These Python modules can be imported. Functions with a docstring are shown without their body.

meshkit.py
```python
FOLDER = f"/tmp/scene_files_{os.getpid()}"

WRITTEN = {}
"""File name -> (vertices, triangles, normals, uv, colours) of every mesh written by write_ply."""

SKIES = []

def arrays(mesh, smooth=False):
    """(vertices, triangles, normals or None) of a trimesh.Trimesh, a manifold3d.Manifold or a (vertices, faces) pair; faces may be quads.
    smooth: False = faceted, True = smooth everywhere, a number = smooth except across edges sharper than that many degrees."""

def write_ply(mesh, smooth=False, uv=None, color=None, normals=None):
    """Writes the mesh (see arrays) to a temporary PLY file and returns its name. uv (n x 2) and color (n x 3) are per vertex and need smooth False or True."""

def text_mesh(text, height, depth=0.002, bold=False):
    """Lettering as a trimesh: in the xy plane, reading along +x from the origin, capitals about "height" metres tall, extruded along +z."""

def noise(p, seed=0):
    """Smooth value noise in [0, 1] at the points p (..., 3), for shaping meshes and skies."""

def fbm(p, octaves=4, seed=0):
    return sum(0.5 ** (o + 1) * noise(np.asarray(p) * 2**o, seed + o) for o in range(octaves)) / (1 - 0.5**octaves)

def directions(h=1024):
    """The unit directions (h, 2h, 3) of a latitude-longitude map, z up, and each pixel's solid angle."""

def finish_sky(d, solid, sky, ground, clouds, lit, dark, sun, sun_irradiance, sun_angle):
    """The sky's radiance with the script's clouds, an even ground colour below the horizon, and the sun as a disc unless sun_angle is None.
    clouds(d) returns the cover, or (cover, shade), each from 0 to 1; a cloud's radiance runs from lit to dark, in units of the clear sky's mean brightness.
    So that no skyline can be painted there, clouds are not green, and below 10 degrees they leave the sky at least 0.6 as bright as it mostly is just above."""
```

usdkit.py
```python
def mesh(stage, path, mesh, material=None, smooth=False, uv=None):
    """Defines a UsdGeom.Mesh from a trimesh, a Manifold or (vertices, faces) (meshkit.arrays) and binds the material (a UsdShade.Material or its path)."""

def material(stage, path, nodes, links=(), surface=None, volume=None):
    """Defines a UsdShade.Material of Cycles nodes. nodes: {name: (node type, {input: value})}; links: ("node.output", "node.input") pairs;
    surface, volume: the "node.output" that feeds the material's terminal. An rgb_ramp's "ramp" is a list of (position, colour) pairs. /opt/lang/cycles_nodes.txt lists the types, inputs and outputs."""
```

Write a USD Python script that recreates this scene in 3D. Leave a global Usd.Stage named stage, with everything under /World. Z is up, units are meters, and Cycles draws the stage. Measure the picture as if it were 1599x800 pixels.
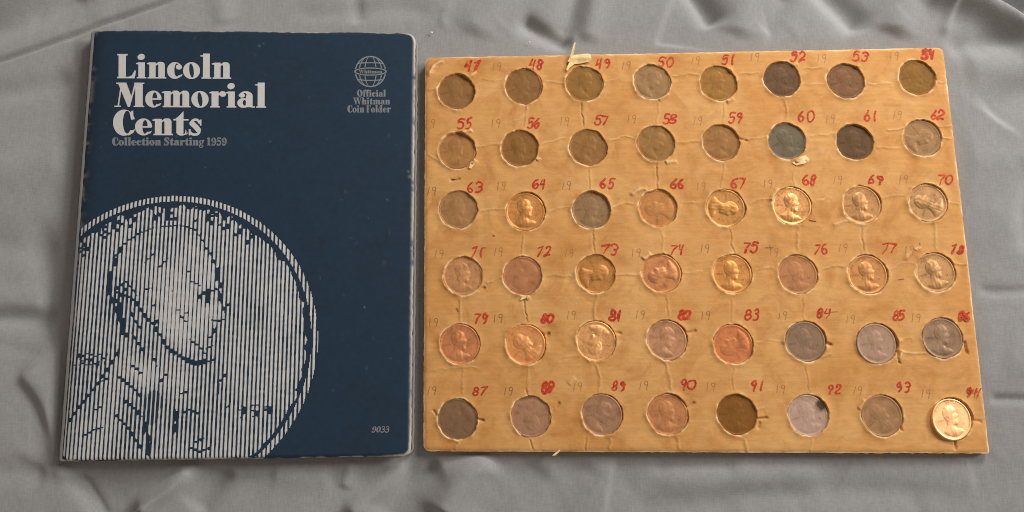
import math, random
import numpy as np, trimesh, usdkit
from pxr import Usd, UsdGeom, UsdLux, UsdShade, Sdf, Gf, Vt
from shapely.geometry import Polygon, LineString, Point, box as sbox
from shapely import affinity
from shapely.ops import unary_union
from shapely.prepared import prep
import shapely

stage = Usd.Stage.CreateInMemory()
UsdGeom.SetStageUpAxis(stage, 'Z'); UsdGeom.SetStageMetersPerUnit(stage, 1.0)
UsdGeom.Xform.Define(stage, '/World')
rng = np.random.default_rng(5)
MM = 0.001

# ------------------------------------------------------------------ camera, lamps, exposure
F = 1300.0                       # focal length in pixels of a picture 1599 wide
TILT = math.radians(10.7)
DIST = 0.4025
cam = UsdGeom.Camera.Define(stage, '/World/camera')
cam.CreateHorizontalApertureAttr(36.0); cam.CreateVerticalApertureAttr(18.0)
cam.CreateFocalLengthAttr(36.0 * F / 1599.0)
cam.CreateClippingRangeAttr((0.01, 50.0))
CAM = np.array([0, -math.sin(TILT) * DIST, math.cos(TILT) * DIST])
cam.AddTranslateOp().Set(Gf.Vec3d(*CAM)); cam.AddRotateXOp().Set(math.degrees(TILT))
cam.CreateExposureAttr(0.42)

def lamp(name, pos, target, w, h, intensity, color):
    l = UsdLux.RectLight.Define(stage, '/World/' + name)
    l.CreateWidthAttr(w); l.CreateHeightAttr(h); l.CreateIntensityAttr(intensity); l.CreateColorAttr(Gf.Vec3f(*color))
    m = Gf.Matrix4d().SetLookAt(Gf.Vec3d(*pos), Gf.Vec3d(*target), Gf.Vec3d(0, 1, 0.01)).GetInverse()
    l.AddTransformOp().Set(m)
    return l
lamp('room_lamp', (1.30, 0.46, 0.80), (0.02, 0, 0), 0.42, 0.42, 20.5, (1.0, 0.955, 0.90))
lamp('top_fill_lamp', (0.30, 0.46, 0.38), (0.06, 0.13, 0), 0.22, 0.22, 14.2, (1.0, 0.96, 0.91))  # unseen lamp, added close by to brighten the upper part
dome = UsdLux.DomeLight.Define(stage, '/World/room_light')
dome.CreateIntensityAttr(0.062); dome.CreateColorAttr(Gf.Vec3f(1.0, 0.85, 0.72))

# ------------------------------------------------------------------ helpers
def at(px, py, z=0.0):
    """the point of the photograph's pixel at height z (metres), as an (n,3) array or one point"""
    px, py = np.asarray(px, float), np.asarray(py, float)
    dx, dy = (px - 799.5) / F, -(py - 400.0) / F
    c, s = math.cos(TILT), math.sin(TILT)
    d = np.stack(np.broadcast_arrays(dx, dy * c + s, dy * s - c), -1)
    t = (z - CAM[2]) / d[..., 2]
    return CAM + d * t[..., None]
def at2(pts, z=0.0):
    pts = np.asarray(pts, float); return at(pts[:, 0], pts[:, 1], z)[:, :2]

def lin(c):
    c = np.asarray(c, float) / 255.0
    return tuple(np.where(c <= 0.04045, c / 12.92, ((c + 0.055) / 1.055) ** 2.4))

_tab = {}
def vnoise(x, y, seed=0):
    if seed not in _tab: _tab[seed] = np.random.default_rng(1000 + seed).uniform(-1, 1, (256, 256))
    t = _tab[seed]; x = np.asarray(x, float); y = np.asarray(y, float)
    xi, yi = np.floor(x).astype(int), np.floor(y).astype(int)
    fx, fy = x - xi, y - yi
    fx, fy = fx * fx * (3 - 2 * fx), fy * fy * (3 - 2 * fy)
    g = lambda a, b: t[a & 255, b & 255]
    return (g(xi, yi) * (1 - fx) + g(xi + 1, yi) * fx) * (1 - fy) + (g(xi, yi + 1) * (1 - fx) + g(xi + 1, yi + 1) * fx) * fy
def fbm(x, y, octaves=4, seed=0):
    return sum(0.5 ** o * vnoise(x * 2 ** o + 17.3 * o, y * 2 ** o + 5.1 * o, seed + o) for o in range(octaves)) / 1.7
def sstep(a, b, x):
    t = np.clip((x - a) / (b - a), 0, 1); return t * t * (3 - 2 * t)
def seg_dist(x, y, pl):
    """unsigned distance, signed side, and length parameter (0..1) along a polyline"""
    pl = np.asarray(pl, float); best = np.full(x.shape, 1e9); side = np.zeros(x.shape); par = np.zeros(x.shape)
    L = np.r_[0, np.cumsum(np.hypot(*np.diff(pl, axis=0).T))]
    for i in range(len(pl) - 1):
        a, b = pl[i], pl[i + 1]; d = b - a; n2 = (d @ d) + 1e-18
        t = np.clip(((x - a[0]) * d[0] + (y - a[1]) * d[1]) / n2, 0, 1)
        qx, qy = x - a[0] - t * d[0], y - a[1] - t * d[1]
        r = np.hypot(qx, qy); m = r < best
        best = np.where(m, r, best); side = np.where(m, np.sign(d[0] * qy - d[1] * qx), side)
        par = np.where(m, (L[i] + t * (L[i + 1] - L[i])) / L[-1], par)
    return best, side, par
def spline(pts, n=6):
    from scipy.interpolate import CubicSpline
    p = np.asarray(pts, float)
    if len(p) < 3: return p
    t = np.r_[0, np.cumsum(np.hypot(*np.diff(p, axis=0).T))]
    return CubicSpline(t, p)(np.linspace(0, t[-1], n * (len(p) - 1) + 1))

used = {}
def path_for(name, parent):
    base = (parent.GetPath().pathString if parent is not None else '/World')
    k = (base, name); n = used.get(k, 0); used[k] = n + 1
    return f'{base}/{name}' if n == 0 else f'{base}/{name}_{n:03d}'
def tag(o, label=None, cat=None, group=None, kind=None):
    p = o.GetPrim() if hasattr(o, 'GetPrim') else o
    for k, v in (('label', label), ('category', cat), ('group', group), ('kind', kind)):
        if v: p.SetCustomDataByKey(k, v)
    return o
def thing(name, label, cat, loc=(0, 0, 0), rotz=0.0, rotxy=None, group=None):
    x = UsdGeom.Xform.Define(stage, path_for(name, None)); x.AddTranslateOp().Set(Gf.Vec3d(*map(float, loc)))
    if rotxy is not None:
        x.AddRotateXOp().Set(float(rotxy[0])); x.AddRotateYOp().Set(float(rotxy[1]))
    if rotz: x.AddRotateZOp().Set(float(rotz))
    return tag(x.GetPrim(), label, cat, group)
def obj(name, mesh, mat, parent=None, smooth=False, wear=None, label=None):
    m = usdkit.mesh(stage, path_for(name, parent), mesh, mat, smooth=smooth)
    if wear is not None:
        UsdGeom.PrimvarsAPI(m).CreatePrimvar('wear', Sdf.ValueTypeNames.Color3fArray, 'vertex').Set(Vt.Vec3fArray.FromNumpy(np.repeat(np.asarray(wear, np.float32)[:, None], 3, 1)))
    if label: m.GetPrim().SetCustomDataByKey('label', label)
    return m.GetPrim()
def grid_faces(nu, nv):
    i = np.arange(nu * nv).reshape(nv, nu)
    a, b, c, d = i[:-1, :-1].ravel(), i[:-1, 1:].ravel(), i[1:, 1:].ravel(), i[1:, :-1].ravel()
    return np.vstack([np.stack([a, b, c], 1), np.stack([a, c, d], 1)])

def decal(poly, zfun, lift, edge=0.0012):
    """a printed or inked shape: a thin sheet that follows the surface under it. poly in world xy metres"""
    vs, fs, n = [], [], 0
    for g in (poly.geoms if hasattr(poly, 'geoms') else [poly]):
        if g.is_empty or g.area < 1e-9 or g.geom_type != 'Polygon': continue
        v, f = trimesh.creation.triangulate_polygon(g, engine='earcut')
        if edge:
            v3, f = trimesh.remesh.subdivide_to_size(np.c_[v, np.zeros(len(v))], f, edge, max_iter=12); v = v3[:, :2]
        vs.append(v); fs.append(np.asarray(f) + n); n += len(v)
    if not vs: return None
    v, f = np.vstack(vs), np.vstack(fs)
    a, b, c = v[f[:, 0]], v[f[:, 1]], v[f[:, 2]]
    s = (b[:, 0] - a[:, 0]) * (c[:, 1] - a[:, 1]) - (b[:, 1] - a[:, 1]) * (c[:, 0] - a[:, 0])
    f[s < 0] = f[s < 0][:, ::-1]
    return trimesh.Trimesh(np.c_[v, zfun(v[:, 0], v[:, 1]) + lift], f, process=False)
def px_poly(poly, z):
    """a shapely shape in photo pixels taken onto the plane at height z"""
    return shapely.transform(poly, lambda p: at(p[:, 0], p[:, 1], z)[:, :2])

class Slab:
    """a sheet of card: rounded quad outline, top surface from a height field, sides and underside closed"""
    def __init__(s, corners, nu, nv, radius, jitter=0.0, seed=0):
        c = np.asarray(corners, float)            # TL, TR, BR, BL in world xy
        u, v = np.meshgrid(np.linspace(0, 1, nu), np.linspace(0, 1, nv))
        W = 0.5 * (np.hypot(*(c[1] - c[0])) + np.hypot(*(c[2] - c[3]))); H = 0.5 * (np.hypot(*(c[3] - c[0])) + np.hypot(*(c[2] - c[1])))
        s.W, s.H, s.c = W, H, c
        X, Y = u * W, v * H
        r = np.broadcast_to(radius, 4)
        for k, (cx, cy, sx, sy) in enumerate(((0, 0, 1, 1), (W, 0, -1, 1), (W, H, -1, -1), (0, H, 1, -1))):
            qx, qy = (X - cx) * sx, (Y - cy) * sy
            rr = r[k]; m = (qx < rr) & (qy < rr); d = np.hypot(qx - rr, qy - rr) + 1e-12; g = m & (d > rr)
            X = np.where(g, cx + sx * (rr + (qx - rr) / d * rr), X); Y = np.where(g, cy + sy * (rr + (qy - rr) / d * rr), Y)
        s.edge = np.minimum.reduce([X, W - X, Y, H - Y])
        for k, (cx, cy, sx, sy) in enumerate(((0, 0, 1, 1), (W, 0, -1, 1), (W, H, -1, -1), (0, H, 1, -1))):
            qx, qy = (X - cx) * sx, (Y - cy) * sy; rr = r[k]
            m = (qx < rr) & (qy < rr); s.edge = np.where(m, rr - np.hypot(qx - rr, qy - rr), s.edge)
        s.edge = np.maximum(s.edge, 0)
        u, v = X / W, Y / H
        P = c[0] * ((1 - u) * (1 - v))[..., None] + c[1] * (u * (1 - v))[..., None] + c[2] * (u * v)[..., None] + c[3] * ((1 - u) * v)[..., None]
        if jitter:
            k = np.exp(-s.edge / 0.003)[..., None]
            P = P + k * jitter * np.stack([fbm(P[..., 0] * 420, P[..., 1] * 420, 4, seed), fbm(P[..., 0] * 420, P[..., 1] * 420, 4, seed + 9)], -1)
        s.x, s.y, s.u, s.v, s.nu, s.nv = P[..., 0], P[..., 1], u, v, nu, nv
    def mesh(s, ztop, zbot):
        nu, nv = s.nu, s.nv
        top = np.stack([s.x, s.y, np.broadcast_to(ztop, s.x.shape)], -1).reshape(-1, 3)
        f = grid_faces(nu, nv)[:, ::-1]
        i = np.arange(nu * nv).reshape(nv, nu)
        ring = np.r_[i[0, :-1], i[:-1, -1], i[-1, ::-1][:-1], i[::-1, 0][:-1]]
        base = top[ring].copy(); zb = np.broadcast_to(zbot, s.x.shape).reshape(-1)[ring]
        mid = base.copy(); base[:, 2] = zb
        n0 = len(top); n = len(ring); a = np.arange(n); b = (a + 1) % n
        # separate rim vertices so that the edge stays crisp under smooth normals
        V = np.vstack([top, mid, base, base, [[*top[:, :2].mean(0), zb.mean()]]])
        q = [np.stack([n0 + a, n0 + b, n0 + n + b], 1), np.stack([n0 + a, n0 + n + b, n0 + n + a], 1)]
        c = np.full(n, n0 + 3 * n)
        F_ = np.vstack([f, *q, np.stack([n0 + 2 * n + a, n0 + 2 * n + b, c], 1)])
        s.top_n, s.ring = n0, ring
        return V, F_
    def per_vertex(s, w, rim):
        w = np.broadcast_to(w, s.x.shape).reshape(-1)
        return np.r_[w, np.full(2 * len(s.ring), rim), np.full(len(s.ring) + 1, rim)]

# ------------------------------------------------------------------ materials
def mat(name, nodes, links, surface='p.BSDF'):
    return usdkit.material(stage, '/World/Looks/' + name, nodes, links, surface=surface)
def plain(name, rgb, rough=0.6, metal=0.0, spec=0.4, var=0.15, scale=300.0, bump=0.0, bscale=900.0, bdist=0.0002):
    c = np.array(lin(rgb))
    nodes = {'g': ('geometry', {}), 'n': ('noise_texture', {'scale': scale, 'detail': 5.0, 'roughness': 0.6}),
             'r': ('rgb_ramp', {'ramp': [(0.3, tuple(c * (1 - var))), (0.7, tuple(np.minimum(c * (1 + var), 0.95)))]}),
             'p': ('principled_bsdf', {'roughness': rough, 'metallic': metal, 'specular_ior_level': spec})}
    links = [('g.position', 'n.vector'), ('n.fac', 'r.fac'), ('r.color', 'p.base_color')]
    if bump:
        nodes['bn'] = ('noise_texture', {'scale': bscale, 'detail': 4.0, 'roughness': 0.6}); nodes['b'] = ('bump', {'strength': bump, 'distance': bdist})
        links += [('g.position', 'bn.vector'), ('bn.fac', 'b.height'), ('b.normal', 'p.normal')]
    return mat(name, nodes, links)

def worn(name, rgb, worn_rgb, rough, spec, var, scale, bump, bscale, rgb2=None, stretch=(1, 1, 1), stain=0.0):
    """a surface whose wear primvar (0..1) uncovers a paler stock"""
    c = np.array(lin(rgb)); c2 = np.array(lin(rgb2)) if rgb2 is not None else c
    nodes = {'g': ('geometry', {}), 'n': ('noise_texture', {'scale': scale, 'detail': 6.0, 'roughness': 0.62}),
             'n2': ('noise_texture', {'scale': scale * 9, 'detail': 3.0, 'roughness': 0.6}), 'mp': ('mapping', {'scale': stretch}),
             'r': ('rgb_ramp', {'ramp': [(0.32, tuple(c)), (0.68, tuple(c2))]}),
             'r2': ('rgb_ramp', {'ramp': [(0.25, (1 - var,) * 3), (0.75, (1 + var,) * 3)]}),
             'm': ('mix_color', {'blend_type': 'multiply', 'fac': 1.0, 'use_clamp_result': False}),
             'a': ('attribute', {'attribute': 'wear'}),
             'w': ('mix_color', {'blend_type': 'mix', 'b': lin(worn_rgb)}),
             'p': ('principled_bsdf', {'roughness': rough, 'specular_ior_level': spec}),
             'n4': ('noise_texture', {'scale': scale * 3.1, 'detail': 5.0, 'roughness': 0.7, 'distortion': 0.6}), 'r4': ('rgb_ramp', {'ramp': [(0.47, (0, 0, 0)), (0.72, (stain,) * 3)]}), 'st': ('mix_color', {'blend_type': 'mix', 'b': tuple(c * np.array([.78, .66, .52]))}),
             'bn': ('noise_texture', {'scale': bscale, 'detail': 4.0, 'roughness': 0.6}), 'b': ('bump', {'strength': bump, 'distance': 0.0002})}
    links = [('g.position', 'n4.vector'), ('n4.fac', 'r4.fac'), ('r4.color', 'st.fac'), ('m.result', 'st.a'), ('g.position', 'n.vector'), ('g.position', 'mp.vector'), ('mp.vector', 'n2.vector'), ('n.fac', 'r.fac'), ('n2.fac', 'r2.fac'), ('r.color', 'm.a'), ('r2.color', 'm.b'),
             ('st.result', 'w.a'), ('a.fac', 'w.fac'), ('w.result', 'p.base_color'), ('mp.vector', 'bn.vector'), ('bn.fac', 'b.height'), ('b.normal', 'p.normal')]
    return mat(name, nodes, links)

M_cover = worn('navy_cover', (34, 56, 76), (186, 178, 168), 0.5, 0.25, 0.10, 40, 0.25, 1500, (35, 52, 69), (1, 1, 1), 0.35)
M_stock = plain('cream_stock', (188, 178, 166), 0.8, var=0.16, scale=500)
M_leaf = plain('leaf_stock', (150, 142, 136), 0.8, var=0.2, scale=500)
M_print = plain('silver_print', (208, 209, 210), 0.55, var=0.10, scale=420)
M_title = plain('white_print', (206, 206, 205), 0.55, var=0.06, scale=600)
M_small = plain('small_print', (126, 130, 134), 0.55, var=0.15, scale=900)
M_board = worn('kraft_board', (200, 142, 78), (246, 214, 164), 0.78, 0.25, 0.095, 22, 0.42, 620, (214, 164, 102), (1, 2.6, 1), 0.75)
M_flap = plain('torn_paper', (240, 208, 150), 0.85, var=0.12, scale=700, bump=0.4)
M_flap2 = plain('torn_paper_brown', (196, 138, 82), 0.85, var=0.15, scale=700, bump=0.4)
def ink(name, a, b):
    return mat(name, {'g': ('geometry', {}), 'n': ('noise_texture', {'scale': 620.0, 'detail': 4.0, 'roughness': 0.7}), 'r': ('rgb_ramp', {'ramp': [(.36, lin(a)), (.52, lin(tuple(.6 * np.array(a) + .4 * np.array(b)))), (.72, lin(b))]}), 'p': ('principled_bsdf', {'roughness': .7, 'specular_ior_level': .2})},
               [('g.position', 'n.vector'), ('n.fac', 'r.fac'), ('r.color', 'p.base_color')])
M_red = ink('red_ink', (178, 38, 26), (212, 112, 66))
M_red2 = ink('dark_red_ink', (166, 36, 28), (206, 100, 62))
M_pencil = plain('pencil', (168, 114, 64), 0.6, var=0.14, scale=900)
M_pencil2 = plain('pencil_dark', (140, 98, 60), 0.6, var=0.14, scale=900)
M_lint = plain('lint', (215, 210, 205), 0.9)

def sheet_material():
    c = np.array(lin((160, 161, 162)))
    nodes = {'g': ('geometry', {}), 'n': ('noise_texture', {'scale': 14.0, 'detail': 5.0, 'roughness': 0.6}),
             'r': ('rgb_ramp', {'ramp': [(0.3, tuple(c * 0.94)), (0.7, tuple(c * 1.06))]}),
             'mx': ('mapping', {'scale': (1, 0.16, 1)}), 'my': ('mapping', {'scale': (0.16, 1, 1)}),
             'wx': ('noise_texture', {'scale': 1500.0, 'detail': 2.0}), 'wy': ('noise_texture', {'scale': 1900.0, 'detail': 2.0}),
             'ad': ('math', {'math_type': 'add'}), 'n3': ('noise_texture', {'scale': 160.0, 'detail': 4.0, 'roughness': 0.65}),
             'm3': ('math', {'math_type': 'multiply_add', 'value2': 1.6}), 'b': ('bump', {'strength': 0.30, 'distance': 0.00020}),
             'r2': ('rgb_ramp', {'ramp': [(0.36, (0.91,) * 3), (0.64, (1.08,) * 3)]}), 'mm': ('mix_color', {'blend_type': 'multiply', 'fac': 1.0, 'use_clamp_result': False}),
             'hv': ('math', {'math_type': 'multiply', 'value2': 0.5}),
             'p': ('principled_bsdf', {'roughness': 0.9, 'specular_ior_level': 0.2, 'sheen_weight': 0.10, 'sheen_roughness': 0.5, 'diffuse_roughness': 0.6})}
    links = [('g.position', 'n.vector'), ('n.fac', 'r.fac'), ('g.position', 'mx.vector'), ('g.position', 'my.vector'), ('mx.vector', 'wx.vector'), ('my.vector', 'wy.vector'),
             ('wx.fac', 'ad.value1'), ('wy.fac', 'ad.value2'), ('g.position', 'n3.vector'), ('n3.fac', 'm3.value1'), ('ad.value', 'm3.value3'), ('m3.value', 'b.height'), ('b.normal', 'p.normal'),
             ('ad.value', 'hv.value1'), ('hv.value', 'r2.fac'), ('r.color', 'mm.a'), ('r2.color', 'mm.b'), ('mm.result', 'p.base_color')]
    return mat('grey_cotton', nodes, links)
M_sheet = sheet_material()

# ------------------------------------------------------------------ outlines of the two flat things
T_FOLD, T_BOARD = 0.0082, 0.0050
FOLD = at2([(141, 46), (648.5, 51), (641.5, 712.5), (89, 721)], T_FOLD)
BOARD = at2([(664, 90), (1473, 74), (1548.5, 708.5), (661, 705)], T_BOARD)

# ------------------------------------------------------------------ bed sheet
def make_sheet():
    def axis(lo, hi, dlo, dhi, fine):
        mid = np.arange(dlo, dhi, fine)
        g = lambda n, a, b: a + (b - a) * (np.linspace(0, 1, n)[1:] ** 1.6)
        return np.r_[g(50, dlo, lo)[::-1], mid, g(50, mid[-1], hi)]
    xs, ys = axis(-0.9, 0.9, -0.285, 0.285, 0.00105), axis(-0.7, 0.8, -0.150, 0.160, 0.00105)
    x, y = np.meshgrid(xs, ys)
    z = 0.0016 * fbm(x * 9, y * 11, 4, 30) + 0.0007 * fbm(x * 34 + 6 * y, y * 26, 3, 40) + 0.00018 * fbm(x * 120, y * 90, 3, 47)
    def near(pl, R):
        lo, hi = pl.min(0) - R, pl.max(0) + R
        return (x > lo[0]) & (x < hi[0]) & (y > lo[1]) & (y < hi[1])
    def fold(pts, amp, w, skew=1.0, ends=0.18):
        """a ridge (amp>0) or furrow (amp<0); skew: how much steeper the left-hand side is"""
        pl = spline(at2(pts)); m = near(pl, 5 * w); amp = amp * (1.05 if pl[:, 1].mean() < -.088 else 0.95)
        d, s, t = seg_dist(x[m], y[m], pl)
        wl = np.where(s > 0, w / skew, w * 1.0)
        z[m] += 1.9 * amp * np.exp(-(d / wl) ** 2) * sstep(0, ends, t) * (1 - sstep(1 - ends, 1, t))
    def step(pts, amp, w, back=0.03, ends=0.15):
        """a pleat: the cloth on the line's left-hand side lies higher and runs out again over `back` metres"""
        pl = spline(at2(pts)); m = near(pl, back * 2.5)
        d, s, t = seg_dist(x[m], y[m], pl); sd = d * s
        k = 0.5 + 0.5 * np.tanh(sd / w)
        z[m] += 1.4 * amp * k * np.exp(-(np.maximum(sd, 0) / back) ** 2) * sstep(0, ends, t) * (1 - sstep(1 - ends, 1, t))
    # top left
    step([(-60, 118), (10, 91), (70, 70), (118, 52), (160, 36), (215, 18), (300, -14), (380, -50)], 0.0012, 0.0012, 0.030, 0.05)
    fold([(-60, 112), (10, 92), (70, 71), (118, 54), (150, 42), (225, 16), (300, -12)], -0.0011, 0.0011)
    fold([(-80, 60), (-10, 36), (60, 10), (140, -40)], -0.0042, 0.011)
    fold([(-40, 5), (40, -25), (100, -60)], 0.004, 0.010)
    fold([(-40, 150), (40, 138), (120, 118)], -0.0013, 0.006)
    fold([(-60, 262), (30, 262), (110, 246)], 0.0008, 0.010)
    fold([(-60, 372), (20, 384), (100, 402)], -0.0010, 0.007)
    fold([(-50, 500), (20, 496), (95, 502)], -0.0019, 0.0048)
    fold([(-50, 470), (20, 474), (80, 470)], 0.0010, 0.008)
    step([(20, 584), (52, 612), (72, 650), (86, 702), (92, 760)], 0.0028, 0.0024, 0.02)
    fold([(60, 330), (70, 400), (82, 470), (72, 560)], -0.0010, 0.007)
    fold([(-50, 745), (30, 738), (80, 742)], -0.0010, 0.006)
    # below the folder
    step([(102, 724), (122, 752), (142, 782), (170, 830)], -0.0030, 0.0018, 0.025, 0.05)
    fold([(110, 734), (128, 762), (146, 792), (160, 820)], -0.0016, 0.0030)
    fold([(305, 716), (290, 745), (252, 776), (214, 812)], 0.0030, 0.0052, 1.6)
    fold([(345, 724), (330, 760), (300, 800)], -0.0016, 0.006)
    fold([(420, 735), (470, 742), (520, 736)], 0.0008, 0.006)
    fold([(548, 716), (545, 740), (538, 765)], 0.0007, 0.003)
    fold([(622, 712), (614, 742), (586, 772), (540, 815)], 0.0022, 0.005, 1.3)
    fold([(690, 716), (650, 742), (618, 776), (590, 820)], -0.0022, 0.009)
    fold([(770, 706), (742, 732), (716, 762), (684, 815)], 0.0040, 0.0085, 1.2)
    fold([(850, 715), (800, 768), (760, 850)], -0.0012, 0.010)
    fold([(925, 712), (880, 770), (840, 850)], -0.0010, 0.009)
    step([(961, 700), (956, 738), (950, 770), (946, 830)], -0.0013, 0.0012, 0.02)
    fold([(1010, 728), (1080, 722), (1160, 730)], -0.0010, 0.005)
    fold([(1000, 748), (1100, 742), (1300, 752)], 0.0008, 0.007)
    fold([(1080, 785), (1250, 770), (1500, 776)], -0.0009, 0.006)
    fold([(980, 800), (1070, 788), (1160, 806)], -0.0007, 0.006)
    # top, above the gap and the board
    fold([(440, 16), (520, 20), (600, 14), (690, 26)], -0.0007, 0.005)
    fold([(548, -30), (556, 10), (560, 40)], -0.0009, 0.004)
    fold([(340, -20), (346, 8), (352, 40)], 0.0008, 0.006)
    fold([(790, -50), (770, 5), (745, 38), (735, 60)], 0.0014, 0.009)
    fold([(808, 24), (836, 44), (868, 60), (898, 66)], -0.0028, 0.0052, 1.2)
    fold([(905, -40), (892, 20), (880, 60)], -0.0020, 0.006)
    fold([(935, -30), (925, 20), (915, 70)], 0.0014, 0.006)
    step([(1052, -40), (1046, 10), (1034, 40), (1026, 74)], -0.0022, 0.0014, 0.025, 0.1)
    fold([(1070, -40), (1095, 0), (1110, 24), (1120, 44)], -0.0034, 0.0055)
    fold([(1150, -40), (1158, 10), (1150, 62)], 0.0016, 0.009)
    fold([(1225, -10), (1215, 20), (1190, 52)], -0.0010, 0.005)
    fold([(1270, -50), (1302, 0), (1330, 26), (1352, 52)], -0.0040, 0.0072)
    fold([(1400, -40), (1402, 10), (1392, 60)], 0.0020, 0.010)
    fold([(1482, -30), (1484, 6), (1478, 40), (1468, 60)], 0.0012, 0.0030, 1.6)
    fold([(1440, -14), (1500, -4), (1545, 14), (1585, 38), (1640, 86)], 0.0054, 0.0075, 2.0, 0.1)
    fold([(1520, -30), (1575, -6), (1620, 24)], -0.0050, 0.006)
    fold([(1470, 78), (1530, 66), (1580, 62), (1640, 70)], -0.0018, 0.0060)
    fold([(1500, 112), (1560, 108), (1640, 118)], 0.0012, 0.008)
    fold([(1548, 188), (1578, 160), (1640, 140)], -0.0026, 0.0105)
    fold([(1500, 250), (1550, 250), (1640, 262)], 0.0008, 0.010)
    fold([(1520, 452), (1560, 456), (1640, 448)], -0.0009, 0.0026)
    fold([(1540, 624), (1575, 624), (1640, 628)], -0.0011, 0.0022)
    fold([(1630, 260), (1606, 330), (1618, 400)], -0.0020, 0.006)
    fold([(1560, 560), (1620, 570), (1680, 560)], 0.0008, 0.008)
    # many small wrinkles and crushed creases
    kr = np.random.default_rng(12)
    for i in range(45):
        cx, cy = kr.uniform(-60, 1660), kr.choice([kr.uniform(-40, 90), kr.uniform(690, 840), kr.uniform(0, 800)])
        a = kr.normal(1.9 if cy < 400 else 2.2, .55); L = kr.uniform(20, 75); bend = kr.normal(0, 9)
        pts = [(cx - L * math.cos(a), cy + L * math.sin(a) * .8), (cx + bend, cy + bend * .5), (cx + L * math.cos(a), cy - L * math.sin(a) * .8)]
        if not (-100 < cx < 1700): continue
        if i % 3 == 0: step(pts, kr.choice([-1, 1]) * kr.uniform(.0003, .0008), kr.uniform(.0009, .0020), kr.uniform(.008, .018), .35)
        else: fold(pts, kr.choice([-1, 1]) * kr.uniform(.00012, .00034), kr.uniform(.0020, .0050), kr.uniform(.8, 1.8), .35)
    z += 0.00010 * fbm(x * 210 + 30 * y, y * 150, 3, 51)
    # the cloth lies flat under the two things
    for c in (FOLD, BOARD):
        p = np.vstack([c, c[:1]]); d, _, _ = seg_dist(x, y, p)
        ins = np.ones(x.shape, bool)
        for i in range(4):
            e = p[i + 1] - p[i]; ins &= (e[0] * (y - p[i][1]) - e[1] * (x - p[i][0])) < 0
        d = np.where(ins, -d, d)
        k = sstep(-0.004, 0.010, d)
        z = z * k - 0.0004 * (1 - k)
        z = np.where(d < 0.002, np.minimum(z, -0.0001), z)
    v = np.stack([x, y, z], -1).reshape(-1, 3)
    o = obj('bed_sheet', trimesh.Trimesh(v, grid_faces(len(xs), len(ys)), process=False), M_sheet, smooth=True)
    tag(o, 'wrinkled grey cotton bed sheet lying under everything', 'bed sheet', kind='structure')
make_sheet()

# ------------------------------------------------------------------ serif letters for the cover
def bx(x0, y0, x1, y1): return sbox(x0, y0, x1, y1)
def ell(cx, cy, rx, ry, rot=0): return affinity.rotate(affinity.scale(Point(cx, cy).buffer(1, 24), rx, ry), rot)
def pol(*p): return Polygon(p).buffer(0)
def foot(x, w): return bx(x - .06, 0, x + w + .06, .055)
def flag(x, y, w=.1): return pol((x - w, y - .07), (x - w, y - .035), (x + .02, y), (x + .02, y - .09))
def U(*g): return unary_union(g)
def stroke(pts, w): return LineString(spline(pts, 8)).buffer(w / 2, cap_style='round')
def bowl(cx, rx, inner=.085, ry=.345, cy=.33, tilt=8): return ell(cx, cy, rx, ry).difference(ell(cx, cy, inner, ry * .84, tilt))
def arch(x0, x1): # from stem top x0 to right stem x1 (its left edge)
    return U(pol((x0, .50), (x0, .58), (x1 + .02, .68), (x1 + .14, .68), (x1 + .14, .52), (x1, .50), (x1 - .02, .58)), ell(x1 + .14, .52, .14, .16))
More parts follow.
